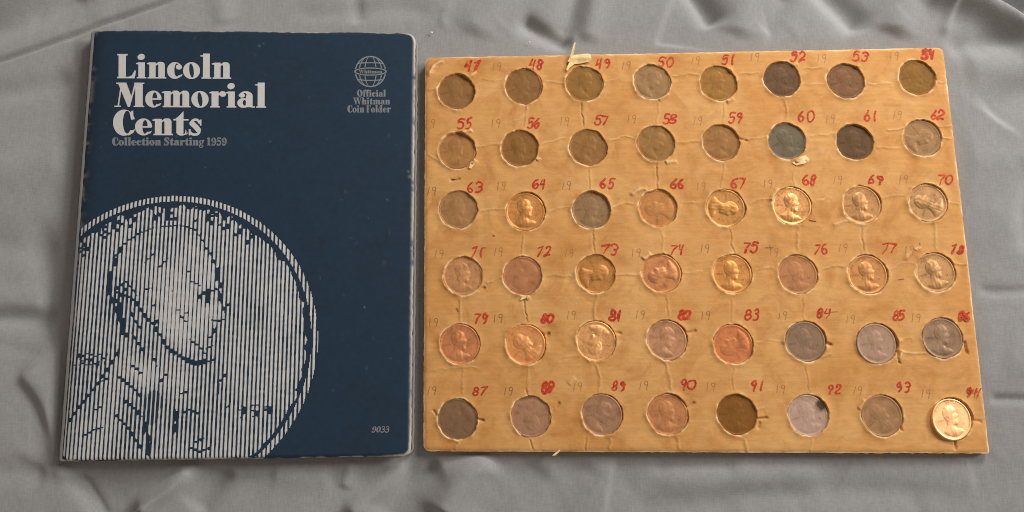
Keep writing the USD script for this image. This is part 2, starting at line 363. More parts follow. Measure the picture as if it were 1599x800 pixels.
GL = {
 'L': (U(bx(.06, 0, .37, 1), bx(0, 0, .72, .06), bx(0, .94, .44, 1), pol((.40, .03), (.74, 0), (.80, .32), (.74, .32), (.62, .12))), .80),
 'i': (U(bx(.08, 0, .36, .66), foot(.08, .28), flag(.08, .66), ell(.20, .88, .155, .125, 15)), .45),
 'n': (U(bx(.08, 0, .35, .66), foot(.08, .27), flag(.08, .66), bx(.46, 0, .74, .54), foot(.46, .28), arch(.33, .46)), .82),
 'm': (U(bx(.08, 0, .35, .66), foot(.08, .27), flag(.08, .66), bx(.46, 0, .73, .54), foot(.46, .27), arch(.33, .46), bx(.84, 0, 1.12, .54), foot(.84, .28), arch(.71, .84)), 1.20),
 'c': (U(ell(.33, .33, .33, .345).difference(U(ell(.42, .35, .115, .27), bx(.42, .14, .8, .50))), ell(.50, .475, .13, .105), pol((.40, .07), (.66, .19), (.62, .10), (.42, .0))), .66),
 'o': (bowl(.36, .36, .095), .75),
 'l': (U(bx(.08, 0, .37, 1.03), foot(.08, .29), pol((-.04, .92), (-.04, .95), (.37, 1.03), (.1, .90))), .46),
 'M': (U(pol((.10, .0), (.16, .0), (.30, .95), (.24, .95)), bx(-.03, 0, .25, .05), pol((.11, 1), (.47, 1), (.72, .34), (.60, 0), (.54, 0)), pol((.57, 0), (.62, 0), (.90, 1), (.82, 1)), bx(.84, 0, 1.16, 1), bx(.78, 0, 1.22, .05), bx(.80, .95, 1.22, 1), bx(.04, .95, .4, 1)), 1.25),
 'e': (U(ell(.34, .33, .34, .345).difference(U(ell(.40, .33, .105, .28), bx(.40, .13, .85, .32))), bx(.30, .30, .655, .365), pol((.42, .07), (.68, .18), (.62, .08), (.42, 0))), .70),
 'r': (U(bx(.08, 0, .37, .66), foot(.08, .29), flag(.08, .66), pol((.35, .48), (.35, .56), (.5, .68), (.6, .66), (.55, .56)), ell(.55, .555, .135, .115)), .68),
 'a': (U(ell(.26, .19, .26, .20).difference(ell(.31, .20, .08, .12)), bx(.36, .02, .64, .5), ell(.36, .48, .28, .195).difference(U(ell(.31, .45, .10, .15), bx(-.1, .2, .33, .47))), ell(.19, .50, .13, .09), bx(.60, 0, .74, .055)), .76),
 'C': (U(ell(.44, .5, .44, .53).difference(U(ell(.56, .52, .17, .46), bx(.58, .20, 1.1, .64))), pol((.72, .62), (.80, .62), (.80, .98), (.74, .98), (.66, .88)), pol((.58, .03), (.88, .26), (.82, .10), (.62, -.02))), .86),
 't': (U(bx(.10, .08, .38, .68), pol((-.02, .60), (.20, .78), (.38, .98), (.38, .60)), bx(-.02, .60, .58, .66), ell(.30, .14, .20, .155).difference(ell(.40, .20, .06, .15)), pol((.34, .0), (.58, .12), (.52, .04))), .56),
 's': (U(stroke([(.44, .52), (.33, .63), (.18, .60), (.12, .48), (.26, .36), (.42, .25), (.43, .12), (.28, .03), (.10, .10)], .10), stroke([(.15, .48), (.26, .38), (.40, .22)], .21), pol((.46, .40), (.52, .40), (.52, .66), (.46, .62)), pol((.02, .0), (.08, .0), (.10, .24), (.02, .26))), .57),
 'S': (U(stroke([(.64, .80), (.48, .96), (.26, .92), (.16, .74), (.34, .56), (.60, .38), (.62, .18), (.40, .04), (.14, .14)], .12), stroke([(.20, .74), (.38, .55), (.60, .32)], .28), bx(.66, .64, .73, 1), bx(.04, 0, .11, .36)), .80),
 'g': (U(bowl(.32, .30, .10, .24, .44), stroke([(.2, .2), (.14, .1), (.4, .04), (.56, -.08), (.4, -.24), (.14, -.22), (.08, -.1), (.2, .02)], .10), ell(.62, .62, .11, .08)), .70),
 '1': (U(bx(.14, 0, .42, 1), bx(.02, 0, .54, .05), pol((.0, .84), (.0, .88), (.2, 1), (.2, .86))), .60),
 '9': (U(bowl(.33, .32, .10, .31, .67), stroke([(.58, .66), (.56, .3), (.40, .06), (.14, .06)], .14), ell(.15, .14, .11, .1)), .70),
 '5': (U(bx(.12, .86, .6, 1), bx(.12, .5, .20, 1), stroke([(.16, .54), (.36, .60), (.52, .42), (.48, .16), (.28, .03), (.10, .10)], .16), ell(.12, .14, .11, .1)), .68),
 '0': (bowl(.36, .35, .11, .5, .5, 0), .74),
 '3': (U(stroke([(.10, .84), (.28, .97), (.50, .84), (.44, .62), (.26, .54)], .13), stroke([(.26, .54), (.54, .46), (.56, .18), (.30, .03), (.08, .14)], .17)), .68),
 'O': (bowl(.46, .46, .15, .53, .5), .95),
 'f': (U(bx(.10, 0, .38, .86), foot(.10, .28), bx(0, .60, .56, .66), ell(.36, .86, .26, .18).difference(bx(.2, .6, .7, .84)), ell(.52, .86, .11, .1)), .52),
 'h': (U(bx(.08, 0, .35, 1.03), foot(.08, .27), flag(.08, 1.03), bx(.46, 0, .74, .54), foot(.46, .28), arch(.33, .46)), .82),
 'W': (U(pol((.08, 1), (.40, 1), (.58, 0), (.48, 0)), pol((.48, 0), (.58, 0), (.78, .9), (.70, .95)), pol((.60, 1), (.92, 1), (1.10, 0), (1.0, 0)), pol((1.0, 0), (1.10, 0), (1.32, 1), (1.25, 1)), bx(0, .95, .98, 1), bx(1.12, .95, 1.42, 1)), 1.44),
 'F': (U(bx(.08, 0, .38, 1), bx(.02, .94, .72, 1), bx(.3, .48, .58, .54), bx(.02, 0, .48, .05), pol((.60, 1), (.74, 1), (.72, .70), (.67, .70))), .76),
 'd': (U(bowl(.31, .30, .10), bx(.42, 0, .70, 1.03), pol((.28, .94), (.28, .97), (.7, 1.03), (.44, .9)), bx(.6, 0, .78, .055)), .82),
}
def serif(text, x0, base, cap, width):
    """lettering in photo-pixel units: left edge, baseline, cap height, overall width"""
    g, x = [], 0.0
    for ch in text:
        if ch == ' ': x += .34; continue
        s, adv = GL[ch]; g.append(affinity.translate(s, x, 0)); x += adv + .012
    u = unary_union(g); b = u.bounds
    return affinity.affine_transform(u, [width / (b[2] - b[0]), 0, 0, -cap, x0 - b[0] * width / (b[2] - b[0]), base])

# ------------------------------------------------------------------ the coin folder
def z_cover(x, y):
    return T_FOLD + 0.00016 * fbm(x * 16, y * 13, 3, 61) + 0.00003 * fbm(x * 150, y * 150, 3, 66)
def make_folder():
    t = thing('coin_folder', 'dark navy blue coin folder with white lettering and a large striped coin on its cover', 'coin folder')
    ctr = FOLD.mean(0)
    # front cover
    s = Slab(FOLD, 330, 420, (0.0016, 0.0048, 0.0040, 0.0018), 0.00028, 70)
    e = s.edge; left = s.u * s.W
    z = z_cover(s.x, s.y) - 0.0008 * np.exp(-(e / 0.0007) ** 1.5) - 0.0018 * np.exp(-(left / 0.0042) ** 1.6)
    n1 = fbm(s.x * 420, s.y * 420, 4, 75); n2 = fbm(s.x * 60, s.y * 60, 3, 79)
    corner = np.exp(-np.hypot((s.W - s.u * s.W), s.v * s.H) / 0.006) + 1.3 * np.exp(-np.hypot((s.W - s.u * s.W), s.H - s.v * s.H) / 0.006) + 0.6 * np.exp(-np.hypot(left, s.H - s.v * s.H) / 0.004)
    wear = sstep(0.35, 0.9, np.exp(-e / 0.00080) * (0.66 + 0.9 * n2 + 0.5 * n1 + 1.5 * corner) * np.where((left < 0.0015), 0.5, 1.0))
    wear = np.maximum(wear, 0.34 * np.exp(-((left - .0012) / 0.0022) ** 2) * sstep(0.0, 0.7, n1 + 0.6 * n2))
    right = s.W - s.u * s.W
    wear = np.maximum(wear, 0.75 * np.exp(-(np.maximum(right - 0.0002, 0) / 0.0007) ** 2) * sstep(-0.55, 0.2, n2 + 0.6 * n1 + 0.5 * s.v))
    for px, py, r, k in ((405, 72, .8, .5), (412, 68, .5, .4), (605, 312, .7, .35), (569, 480, .6, .8), (575, 341, .5, .3), (422, 221, .6, .3), (640, 276, 1.4, .6), (638, 268, 1.0, .5), (118, 258, .8, .9),
                        (600, 410, 1.6, .12), (540, 300, 1.0, .15), (320, 262, .6, .25), (390, 290, .5, .25), (610, 560, .5, .3), (520, 610, .5, .25), (470, 120, .5, .2)):
        p = at(px, py, T_FOLD); wear = np.maximum(wear, .5 * k * np.exp(-(((s.x - p[0]) ** 2 + (s.y - p[1]) ** 2) / (.6 * r * MM) ** 2)))
    r2 = np.random.default_rng(8)
    for _ in range(60):
        q = r2.uniform(0, 1, 2); a = r2.uniform(0, 3.14); L = r2.uniform(.0002, .0012)
        cx, cy = s.x.min() + q[0] * s.W, s.y.min() + q[1] * s.H
        du, dv = (s.x - cx) * math.cos(a) + (s.y - cy) * math.sin(a), -(s.x - cx) * math.sin(a) + (s.y - cy) * math.cos(a)
        wear = np.maximum(wear, r2.uniform(.03, .10) * np.exp(-(du / L) ** 2 - (dv / .0003) ** 2))
    V, Fc = s.mesh(z, T_FOLD - 0.0016)
    cover = obj('front_cover', trimesh.Trimesh(V, Fc, process=False), M_cover, t, smooth=True, wear=s.per_vertex(wear, 0.5))
    # the leaves inside and the back cover
    def inset(c, l, r, tt, b):
        c = c.copy(); c[0] += (l, -tt); c[1] += (-r, -tt); c[2] += (-r, b); c[3] += (l, b); return c
    s2 = Slab(inset(FOLD, .0006, .0011, .0008, .0009), 60, 80, (.001, .004, .003, .001), 0.0003, 82)
    obj('inner_leaf', trimesh.Trimesh(*s2.mesh(T_FOLD - 0.00164, 0.0017), process=False), M_leaf, t, label='grey inner leaf of the folder')
    s3 = Slab(inset(FOLD, .0004, -.0006, .0004, .0002), 120, 160, (.0016, .0048, .0040, .0018), 0.0003, 85)
    obj('back_cover', trimesh.Trimesh(*s3.mesh(0.00165, 0.00005), process=False), M_cover, t, wear=s3.per_vertex(sstep(.2, .8, np.exp(-s3.edge / .0008)) * (s3.u > .05), 0.45))
    # spine: a folded strip along the left edge
    a, b = FOLD[0] + (0.0008, -0.0012), FOLD[3] + (0.0008, 0.0012); d = (b - a) / np.hypot(*(b - a)); nrm = np.array([d[1], -d[0]])
    if nrm[0] > 0: nrm = -nrm
    ths = np.linspace(-1.35, 1.35, 12); ks = np.linspace(0, 1, 220)
    TH, K = np.meshgrid(ths, ks); out = 0.0016 * np.cos(TH) + 0.00012 * fbm(K * 60, TH, 3, 88)
    P = a[None, None] + (b - a)[None, None] * K[..., None] + nrm[None, None] * out[..., None]
    Z = 0.00385 + 0.0035 * np.sin(TH)
    w = sstep(.12, .6, fbm(K * 55, TH * 1.5, 4, 90)) * 0.42
    obj('spine', trimesh.Trimesh(np.dstack([P, Z]).reshape(-1, 3), grid_faces(12, 220), process=False), M_cover, t, smooth=True, wear=w.reshape(-1))
    # lettering
    zc = lambda x, y: z_cover(x, y)
    def put(name, poly, m, lift=0.00005, label=None):
        me = decal(px_poly(poly, T_FOLD), zc, lift)
        if me is not None: obj(name, me, m, cover, label=label)
    rot = lambda g, a, o: affinity.rotate(g, a, origin=o)
    put('title_line', rot(serif('Lincoln', 183, 122.5, 38, 178), .3, (183, 122)), M_title)
    put('title_line', rot(serif('Memorial', 178.5, 167.3, 38, 237), .3, (178, 167)), M_title)
    put('title_line', rot(serif('Cents', 176.5, 211, 38.5, 138), .3, (176, 211)), M_title)
    put('subtitle_line', serif('Collection Starting 1959', 175, 227.3, 12.2, 179).buffer(.12), M_small)
    put('publisher_line', serif('Official', 557.5, 151.2, 10.6, 45), M_small)
    put('publisher_line', serif('Whitman', 551, 163.3, 10.6, 58), M_small)
    put('publisher_line', serif('Coin Folder', 542.5, 175.8, 11.2, 68), M_small)
    put('catalogue_number', affinity.skew(serif('9033', 580, 675.5, 9.5, 27), -14, 0, origin=(580, 675)), M_small)
    # the globe emblem
    cx, cy, R = 578.5, 112.0, 24.4
    g = [Point(cx, cy).buffer(R).difference(Point(cx, cy).buffer(R - 2.0))]
    for k in (.36, .72):
        g.append(ell(cx, cy, R * k + .9, R).difference(ell(cx, cy, R * k - .9, R - .5)))
    for dy in (-13.2, 13.2):
        hw = math.sqrt(R * R - dy * dy)
        g.append(LineString([(cx - hw, cy + dy * .93), (cx - hw * .4, cy + dy * 1.05), (cx + hw * .4, cy + dy * 1.05), (cx + hw, cy + dy * .93)]).buffer(.8))
    band = ell(cx, cy, R + 1.2, 6.4)
    em = unary_union(g).intersection(Point(cx, cy).buffer(R)).difference(band.buffer(.8))
    em = em.union(band.difference(ell(cx, cy, R - 1.4, 4.7)))
    em = em.union(serif('Whitman', cx - 18.5, cy + 2.9, 5.6, 37))
    put('globe_emblem', em, M_small)
    # the big coin printed as upright stripes
    o, right_, up_ = FOLD[3], FOLD[2] - FOLD[3], FOLD[0] - FOLD[3]
    ux = right_ / np.hypot(*right_); uy = np.array([-ux[1], ux[0]])
    def loc(px, py):
        p = at(np.asarray(px, float), np.asarray(py, float), T_FOLD)[..., :2] - o
        return np.stack([p @ ux, p @ uy], -1)
    arc = loc([283, 122, 415, 495, 380, 440, 478, 200, 240], [304, 356, 714, 530, 328, 376, 440, 323, 309])
    A = np.c_[2 * arc, np.ones(len(arc))]; sol = np.linalg.lstsq(A, (arc ** 2).sum(1), rcond=None)[0]
    C = sol[:2]; R = math.sqrt(sol[2] + C @ C)
    pxl = lambda L: loc([p[0] for p in L], [p[1] for p in L])
    S = 0.000306    # metres per photo pixel hereabouts
    cuts = [  # polyline in photo pixels, width in photo pixels
      ([(190, 385), (182.5, 403), (173, 427), (169.5, 450), (176, 473), (186, 493), (191, 512)], 6.5), ([(183, 470), (190, 484), (187, 496), (196, 505), (190, 520), (199, 524)], 7),
      ([(181, 452), (190, 444), (196, 452), (188, 462)], 4), ([(182, 457), (199, 462), (215, 473)], 3), ([(210, 470), (228, 496), (238, 505), (251, 525), (260, 543)], 4.5), ([(258, 540), (280, 556), (296, 564)], 5.5),
      ([(292, 562), (305, 567), (322, 566)], 10), ([(318, 567), (334, 562), (337, 550)], 4), ([(318, 385), (327, 392), (335, 411), (339, 424)], 3.2), ([(338.6, 420), (340, 436), (346, 447)], 7),
      ([(346, 448), (334, 454), (322, 456), (312, 462), (308, 470)], 4.5), ([(326, 452), (325, 472)], 5), ([(342, 453), (345, 473), (351, 483), (361, 471)], 3), ([(351, 483), (352, 498), (340, 502), (330, 500)], 3.2),
      ([(338, 510), (331, 525), (324, 529)], 3.4), ([(322, 545), (332, 540)], 2.5), ([(292, 424), (297, 424)], 3), ([(268, 455), (272, 454)], 3), ([(236, 478), (241, 477)], 3), ([(287, 489), (293, 489)], 4), ([(228, 452), (234, 450)], 3),
      ([(246, 500), (240, 512)], 3), ([(104, 662), (120, 640), (136, 621), (153, 598), (170, 574), (184, 550), (188, 532)], 4.2), ([(150, 600), (170, 590)], 3), ([(187, 590), (200, 600), (212, 610), (221, 622)], 4), ([(196, 627), (210, 638), (220, 650)], 5),
      ([(181, 649), (190, 658), (201, 669), (214, 690), (220, 700)], 3.5), ([(229, 660), (231, 690), (234, 716)], 7.5), ([(205, 570), (222, 584)], 3), ([(258, 585), (248, 600), (246, 620)], 3.2), ([(268, 690), (276, 660), (274, 640)], 3.5),
      ([(354, 583), (343, 596), (340, 622), (338, 638)], 3.4), ([(280, 616), (294, 611)], 3), ([(284, 646), (296, 640), (310, 646)], 3), ([(300, 700), (312, 706), (326, 700)], 3.5), ([(306, 690), (318, 684)], 3),
      ([(176, 420), (178, 404), (188, 388), (200, 376), (218, 364), (240, 356)], 2.0), ([(252, 354), (280, 352), (304, 358), (318, 378)], 1.5), ([(204, 486), (210, 500), (220, 514)], 3), ([(206, 520), (214, 534), (224, 548)], 3), ([(196, 440), (206, 450), (214, 462)], 2.2),
      ([(132, 680), (146, 672), (160, 668)], 2), ([(240, 560), (246, 574)], 2), ([(300, 440), (312, 446)], 2.0), ([(276, 480), (284, 496), (294, 506)], 1.8), ([(296, 530), (310, 540), (320, 552)], 2.0), ([(226, 410), (240, 396)], 1.6), ([(246, 420), (262, 404)], 1.6), ([(150, 640), (160, 634)], 2)]
    # lettering cut out of the stripes: stroke letters
    ST = {'L': [[(0, 1), (0, 0), (.6, 0)]], 'I': [[(.3, 0), (.3, 1)]], 'B': [[(0, 0), (0, 1), (.5, .85), (.05, .52), (.6, .25), (0, 0)]], 'E': [[(.6, 1), (0, 1), (0, 0), (.6, 0)], [(0, .5), (.45, .5)]], 'R': [[(0, 0), (0, 1), (.55, .8), (0, .5), (.6, 0)]],
          'T': [[(0, 1), (.7, 1)], [(.35, 1), (.35, 0)]], 'Y': [[(0, 1), (.33, .5), (.66, 1)], [(.33, .5), (.33, 0)]], 'N': [[(0, 0), (0, 1), (.6, 0), (.6, 1)]], 'G': [[(.6, .85), (.3, 1), (0, .5), (.3, 0), (.6, .2), (.6, .45), (.35, .45)]],
          'O': [[(.3, 0), (0, .5), (.3, 1), (.6, .5), (.3, 0)]], 'D': [[(0, 0), (0, 1), (.6, .5), (0, 0)]], 'W': [[(0, 1), (.2, 0), (.4, .7), (.6, 0), (.8, 1)]], 'U': [[(0, 1), (0, .2), (.3, 0), (.6, .2), (.6, 1)]], 'S': [[(.6, .85), (.2, 1), (.05, .7), (.55, .3), (.35, 0), (0, .15)]],
          '1': [[(.1, .8), (.3, 1), (.3, 0)]], '9': [[(.5, .6), (.2, .5), (.1, .8), (.35, 1), (.55, .8), (.5, .3), (.2, 0)]], '5': [[(.6, 1), (.1, 1), (.1, .55), (.5, .5), (.5, .1), (.0, .05)]]}
    strokes = []    # in local metres
    txt, rad, hgt = 'IN GOD WE TRUST', 0.838 * R, 0.0062
    ang = math.radians(141)
    for ch in txt:
        if ch != ' ':
            for ln in ST[ch]:
                P = []
                for lx, ly in ln:
                    a_ = ang - (lx * hgt * .95) / rad; rr = rad + ly * hgt
                    P.append((C[0] + rr * math.cos(a_), C[1] + rr * math.sin(a_)))
                strokes.append((P, 0.00145))
        ang -= math.radians(6.6 if ch != ' ' else 4.6)
    def flat_text(word, px, py, h, adv, w):
        x0 = px
        for ch in word:
            for ln in ST[ch]: strokes.append(([tuple(loc(x0 + lx * h * .95, py - ly * h)) for lx, ly in ln], w))
            x0 += adv
    flat_text('LIBERTY', 106, 570, 17, 8.6, 0.00045)
    flat_text('1959', 352, 652, 19, 20, 0.00042)
    for pl, w in cuts: strokes.append(([tuple(q) for q in pxl(pl)], w * S))
    strokes = [(np.array(P), w) for P, w in strokes]
    blob = [(pxl([(240, 628)])[0], .0038, .0052, .8), (pxl([(237, 650)])[0], .003, .004, .6)]
    shade = [(pxl([(185, 470)])[0], .009, .16), (pxl([(215, 540)])[0], .012, .12), (pxl([(232, 610)])[0], .010, .12), (pxl([(300, 520)])[0], .012, .05), (pxl([(120, 590)])[0], .012, .06), (pxl([(330, 460)])[0], .005, .12), (pxl([(270, 660)])[0], .012, .08), (pxl([(190, 690)])[0], .014, .05)]
    glow = [(pxl([p_])[0], r_, k_) for p_, r_, k_ in (((268, 500), .010, .14), ((290, 520), .008, .12), ((300, 450), .010, .08), ((250, 440), .012, .06), ((210, 570), .006, .14), ((222, 595), .006, .14), ((235, 585), .006, .12), ((335, 490), .006, .10), ((270, 600), .009, .08), ((160, 690), .010, .08))]
    pitch = 6.35 * S
    H = np.hypot(*up_); W = np.hypot(*right_)
    xs = np.arange(0.0021, C[0] + R + pitch, pitch)
    ys = np.arange(0.0004, min(C[1] + R, H) + .001, 0.00030)
    base_x = xs; xs = (base_x[:, None] + np.array([-1, 0, 1])[None] * pitch * .22).ravel()
    GX, GY = np.meshgrid(xs, ys, indexing='ij')
    col = np.repeat(base_x, 3)[:, None] + 0 * GY
    GX = GX + 0.00007 * fbm(GY * 300 + col * 11, col * 500, 2, 101)
    rr = np.hypot(GX - C[0], GY - C[1])
    lit = ((rr < R) & (rr > R * .957)) | (rr < R * .935)
    inner = (rr > R * .935)
    # toothed rim: the upper left and upper right show a broad dark band under the rim
    th = np.degrees(np.arctan2(GY - C[1], GX - C[0]))
    band = np.where(th > -20, .050, .026); lit = ((rr < R) & (rr > R * .958)) | (rr < R * (.958 - band * (.70 + .45 * vnoise(GX * 300, GY * 300, 107))))
    fw = 0.545 + 0.12 * fbm(col * 90, GY * 60, 3, 110) + 0.09 * vnoise(col * 520, GY * 900, 114)
    head = [(185, 400), (200, 378), (232, 358), (270, 350), (310, 362), (327, 392), (338, 424), (346, 447), (345, 473), (356, 487), (345, 500), (340, 512), (337, 550), (322, 566), (296, 564), (260, 543), (228, 496), (200, 463), (183, 457), (172, 440), (175, 415)]
    coat = [(100, 665), (136, 621), (170, 574), (188, 560), (212, 606), (224, 640), (234, 720), (90, 724)]
    neck = [(200, 470), (262, 545), (300, 566), (290, 600), (250, 612), (226, 612), (190, 566), (186, 520)]
    face = [(285, 372), (320, 392), (338, 428), (348, 452), (354, 486), (338, 512), (330, 540), (300, 556), (264, 536), (236, 500), (258, 470), (270, 420)]
    for pg, k in ((head, .05), (face, .07), (coat, .04), (neck, .07)):
        q = pxl(pg); inp = shapely.contains_xy(Polygon(q).buffer(0), GX, GY); dd = np.full(GX.shape, 1.0); dd[inp] = seg_dist(GX[inp], GY[inp], np.vstack([q, q[:1]]))[0]
        fw = fw + np.where(inp, k * sstep(0, .002, dd), 0)
    for c_, r_, k in shade: fw = fw - k * np.exp(-((GX - c_[0]) ** 2 + (GY - c_[1]) ** 2) / r_ ** 2)
    for c_, r_, k in glow: fw = fw + k * np.exp(-((GX - c_[0]) ** 2 + (GY - c_[1]) ** 2) / r_ ** 2)
    for c_, a_, b_, k in blob: fw = fw * (1 - k * (((GX - c_[0]) / a_) ** 2 + ((GY - c_[1]) / b_) ** 2 < 1))
    for P, w in strokes:
        lo, hi = P.min(0) - w, P.max(0) + w
        m = (GX > lo[0]) & (GX < hi[0]) & (GY > lo[1]) & (GY < hi[1])
        if m.any():
            d, _, _ = seg_dist(col[m], GY[m] + .00012 * vnoise(col[m] / pitch * 1.7, 0 * col[m] + w * 9e4, 121), P); d = np.minimum(d, 2.2 * seg_dist(GX[m], GY[m], P)[0]); ww = w / 2 * .82 * (1 + .45 * vnoise(GX[m] * 700, GY[m] * 500, 117))
            fw[m] = np.where(d < ww * (.55 + .45 * sstep(-.8, .2, vnoise(col[m] / pitch * .6, GY[m] * 420, 123))), 0.0, fw[m])
    fw = np.where(lit & (fw > .01), np.clip(fw, 0.30, .88), 0)
    # left border: the stripes run over the spine's edge only where the cover is flat
    vs, fs, n = [], [], 0
    le = FOLD[0] - FOLD[3]
    for i in range(len(xs)):
        on = fw[i] > 0.1
        k = 0
        while k < len(ys):
            if not on[k]: k += 1; continue
            j = k
            while j < len(ys) and on[j]: j += 1
            if j - k >= 2:
                cen = GX[i, k:j]; hw = fw[i, k:j] * pitch / 2; sub = i % 3 - 1
                c_ = np.c_[GX[i, k:j], GY[i, k:j]]
                mid = cen - sub * pitch * .22
                lo_ = mid + hw * (-1 + 2 * (sub + 1) / 3); hi_ = mid + hw * (-1 + 2 * (sub + 2) / 3)
                l_, r_ = np.c_[lo_, c_[:, 1]], np.c_[hi_, c_[:, 1]]
                q = np.stack([l_, r_], 1).reshape(-1, 2); w_ = o + q[:, :1] * ux + q[:, 1:] * uy
                # inside the cover's left edge?
                leftx = FOLD[3][0] + (w_[:, 1] - FOLD[3][1]) / le[1] * le[0]
                keep = (w_[:, 0] > leftx + .0016).all()
                if keep:
                    m_ = j - k; a0 = n + 2 * np.arange(m_ - 1)
                    fs += [np.stack([a0, a0 + 1, a0 + 3], 1), np.stack([a0, a0 + 3, a0 + 2], 1)]
                    vs.append(w_); n += len(w_)
            k = j
    v = np.vstack(vs); f = np.vstack(fs)
    lx = FOLD[3][0] + (v[:, 1] - FOLD[3][1]) / le[1] * le[0]
    zz = z_cover(v[:, 0], v[:, 1]) - 0.0018 * np.exp(-((v[:, 0] - lx) / 0.0042) ** 1.6) + 0.00005
    yb = FOLD[3][1] + (v[:, 0] - FOLD[3][0]) / right_[0] * right_[1]
    zz = zz - 0.0008 * np.exp(-(np.maximum(v[:, 1] - yb, 0) / .0007) ** 1.5)
    obj('coin_print', trimesh.Trimesh(np.c_[v, zz], f, process=False), M_print, cover)
make_folder()

# ------------------------------------------------------------------ cents: photo positions, tones, turns
#  number: (x, y, colour in the picture, shine 0..1, turn of the portrait in degrees, proud in mm, words)
CENTS = {
 47: (712.3, 143.7, (142, 100, 60), 0, 10, -0.45, 'dull brown'),
 48: (816.6, 135.8, (142, 101, 60), 0, 20, -0.45, 'plain brown'),
 49: (911.8, 131.7, (152, 109, 60), 0.05, -20, -0.4, 'olive brown'),
 50: (1017.6, 129, (166, 126, 86), 0.1, -40, -0.35, 'pale worn brown'),
 51: (1120.8, 131.3, (168, 120, 65), 0.05, 0, -0.4, 'tan brown'),
 52: (1220.2, 124.5, (120, 90, 64), 0.05, 10, -0.35, 'dark chocolate brown'),
 53: (1320, 127.5, (144, 104, 72), 0.05, 15, -0.4, 'mottled brown'),
 54: (1431, 122.2, (157, 112, 56), 0.05, 5, -0.4, 'yellowish brown'),
 55: (712.8, 235.5, (162, 113, 67), 0.05, 10, -0.4, 'light brown'),
 56: (811, 232.5, (140, 97, 53), 0.05, 10, -0.45, 'deep brown'),
 57: (917.8, 231.8, (152, 107, 63), 0.05, -25, -0.4, 'even brown'),
 58: (1023.6, 225, (160, 116, 68), 0.05, -35, -0.4, 'worn light brown'),
 59: (1125.3, 223.5, (165, 117, 70), 0.05, -10, -0.35, 'worn tan'),
 60: (1228, 221.3, (124, 108, 86), 0.1, 20, -0.3, 'dark grey green'),
 61: (1333.5, 222.8, (114, 86, 60), 0.05, 5, -0.4, 'very dark brown'),
 62: (1438.6, 216.8, (178, 134, 92), 0.12, -60, -0.1, 'pale copper'),
 63: (715, 328, (157, 113, 72), 0.1, 5, -0.3, 'greyish brown'),
 64: (820, 331, (198, 137, 77), 0.5, 5, -0.15, 'bright copper'),
 65: (923, 328.8, (148, 112, 78), 0.05, 0, -0.35, 'grey brown'),
 66: (1026.6, 325.8, (192, 129, 76), 0.1, 90, -0.3, 'reddish copper'),
 67: (1132, 325.8, (207, 147, 84), 0.45, -95, -0.1, 'shiny golden'),
 68: (1235.6, 322, (228, 172, 108), 0.75, -5, 0.0, 'very shiny golden'),
 69: (1344, 320.5, (204, 149, 95), 0.4, 5, 0.1, 'shiny pink copper'),
 70: (1447.6, 317.5, (200, 149, 99), 0.4, 70, 0.0, 'shiny pale copper'),
 71: (722.5, 431.5, (180, 125, 81), 0.25, 0, -0.2, 'soft copper'),
 72: (815.6, 431.5, (168, 111, 74), 0.05, 150, -0.25, 'smooth rosy brown'),
 73: (929.8, 428.5, (184, 125, 69), 0.3, -70, -0.25, 'stained copper'),
 74: (1031.8, 427.8, (194, 127, 81), 0.3, 110, -0.05, 'rosy copper'),
 75: (1142.3, 428.5, (208, 145, 81), 0.45, 0, -0.1, 'shiny orange copper'),
 76: (1244.4, 429.3, (186, 127, 84), 0.1, 10, -0.15, 'smooth pinkish brown'),
 77: (1353.8, 429.3, (208, 145, 88), 0.35, 5, -0.05, 'bright pinkish copper'),
 78: (1459.6, 426.3, (204, 151, 99), 0.3, 15, -0.05, 'pale pinkish copper'),
 79: (717.3, 538, (182, 116, 74), 0.35, 5, -0.1, 'warm copper'),
 80: (820, 538.8, (204, 135, 81), 0.45, 50, 0.0, 'bright orange copper'),
 81: (930, 533.5, (218, 144, 90), 0.6, 165, 0.05, 'shiny creased copper'),
 82: (1040.4, 532, (182, 129, 93), 0.2, -15, 0.05, 'dusty pink'),
 83: (1143.8, 538.8, (192, 117, 72), 0.2, 120, 0.0, 'red copper'),
 84: (1257, 534.3, (143, 113, 88), 0.1, 10, 0.3, 'grey'),
 85: (1368.3, 537.3, (174, 138, 112), 0.1, 5, 0.35, 'greyish pink'),
 86: (1471, 529, (158, 124, 96), 0.2, 0, 0.45, 'grey brown glossy'),
 87: (714.3, 655.3, (118, 88, 63), 0.1, 130, -0.2, 'dark grey brown'),
 88: (828.3, 650.8, (154, 110, 82), 0.08, 190, -0.2, 'smooth mid brown'),
 89: (939, 648.5, (152, 111, 82), 0.15, -35, -0.15, 'ashen brown'),
 90: (1041.9, 647.8, (180, 119, 76), 0.15, 5, -0.1, 'rosy brown'),
 91: (1149.8, 647.8, (128, 84, 40), 0.0, 0, -0.3, 'plain dark olive brown'),
 92: (1260.9, 649.3, (178, 144, 122), 0.05, 15, 0.0, 'pale pink dark-stained'),
 93: (1376.3, 650, (160, 118, 80), 0.1, 40, 0.3, 'matt brown'),
 94: (1485.9, 655.3, (255, 208, 146), 0.95, 10, 0.7, 'brilliant new copper'),
}
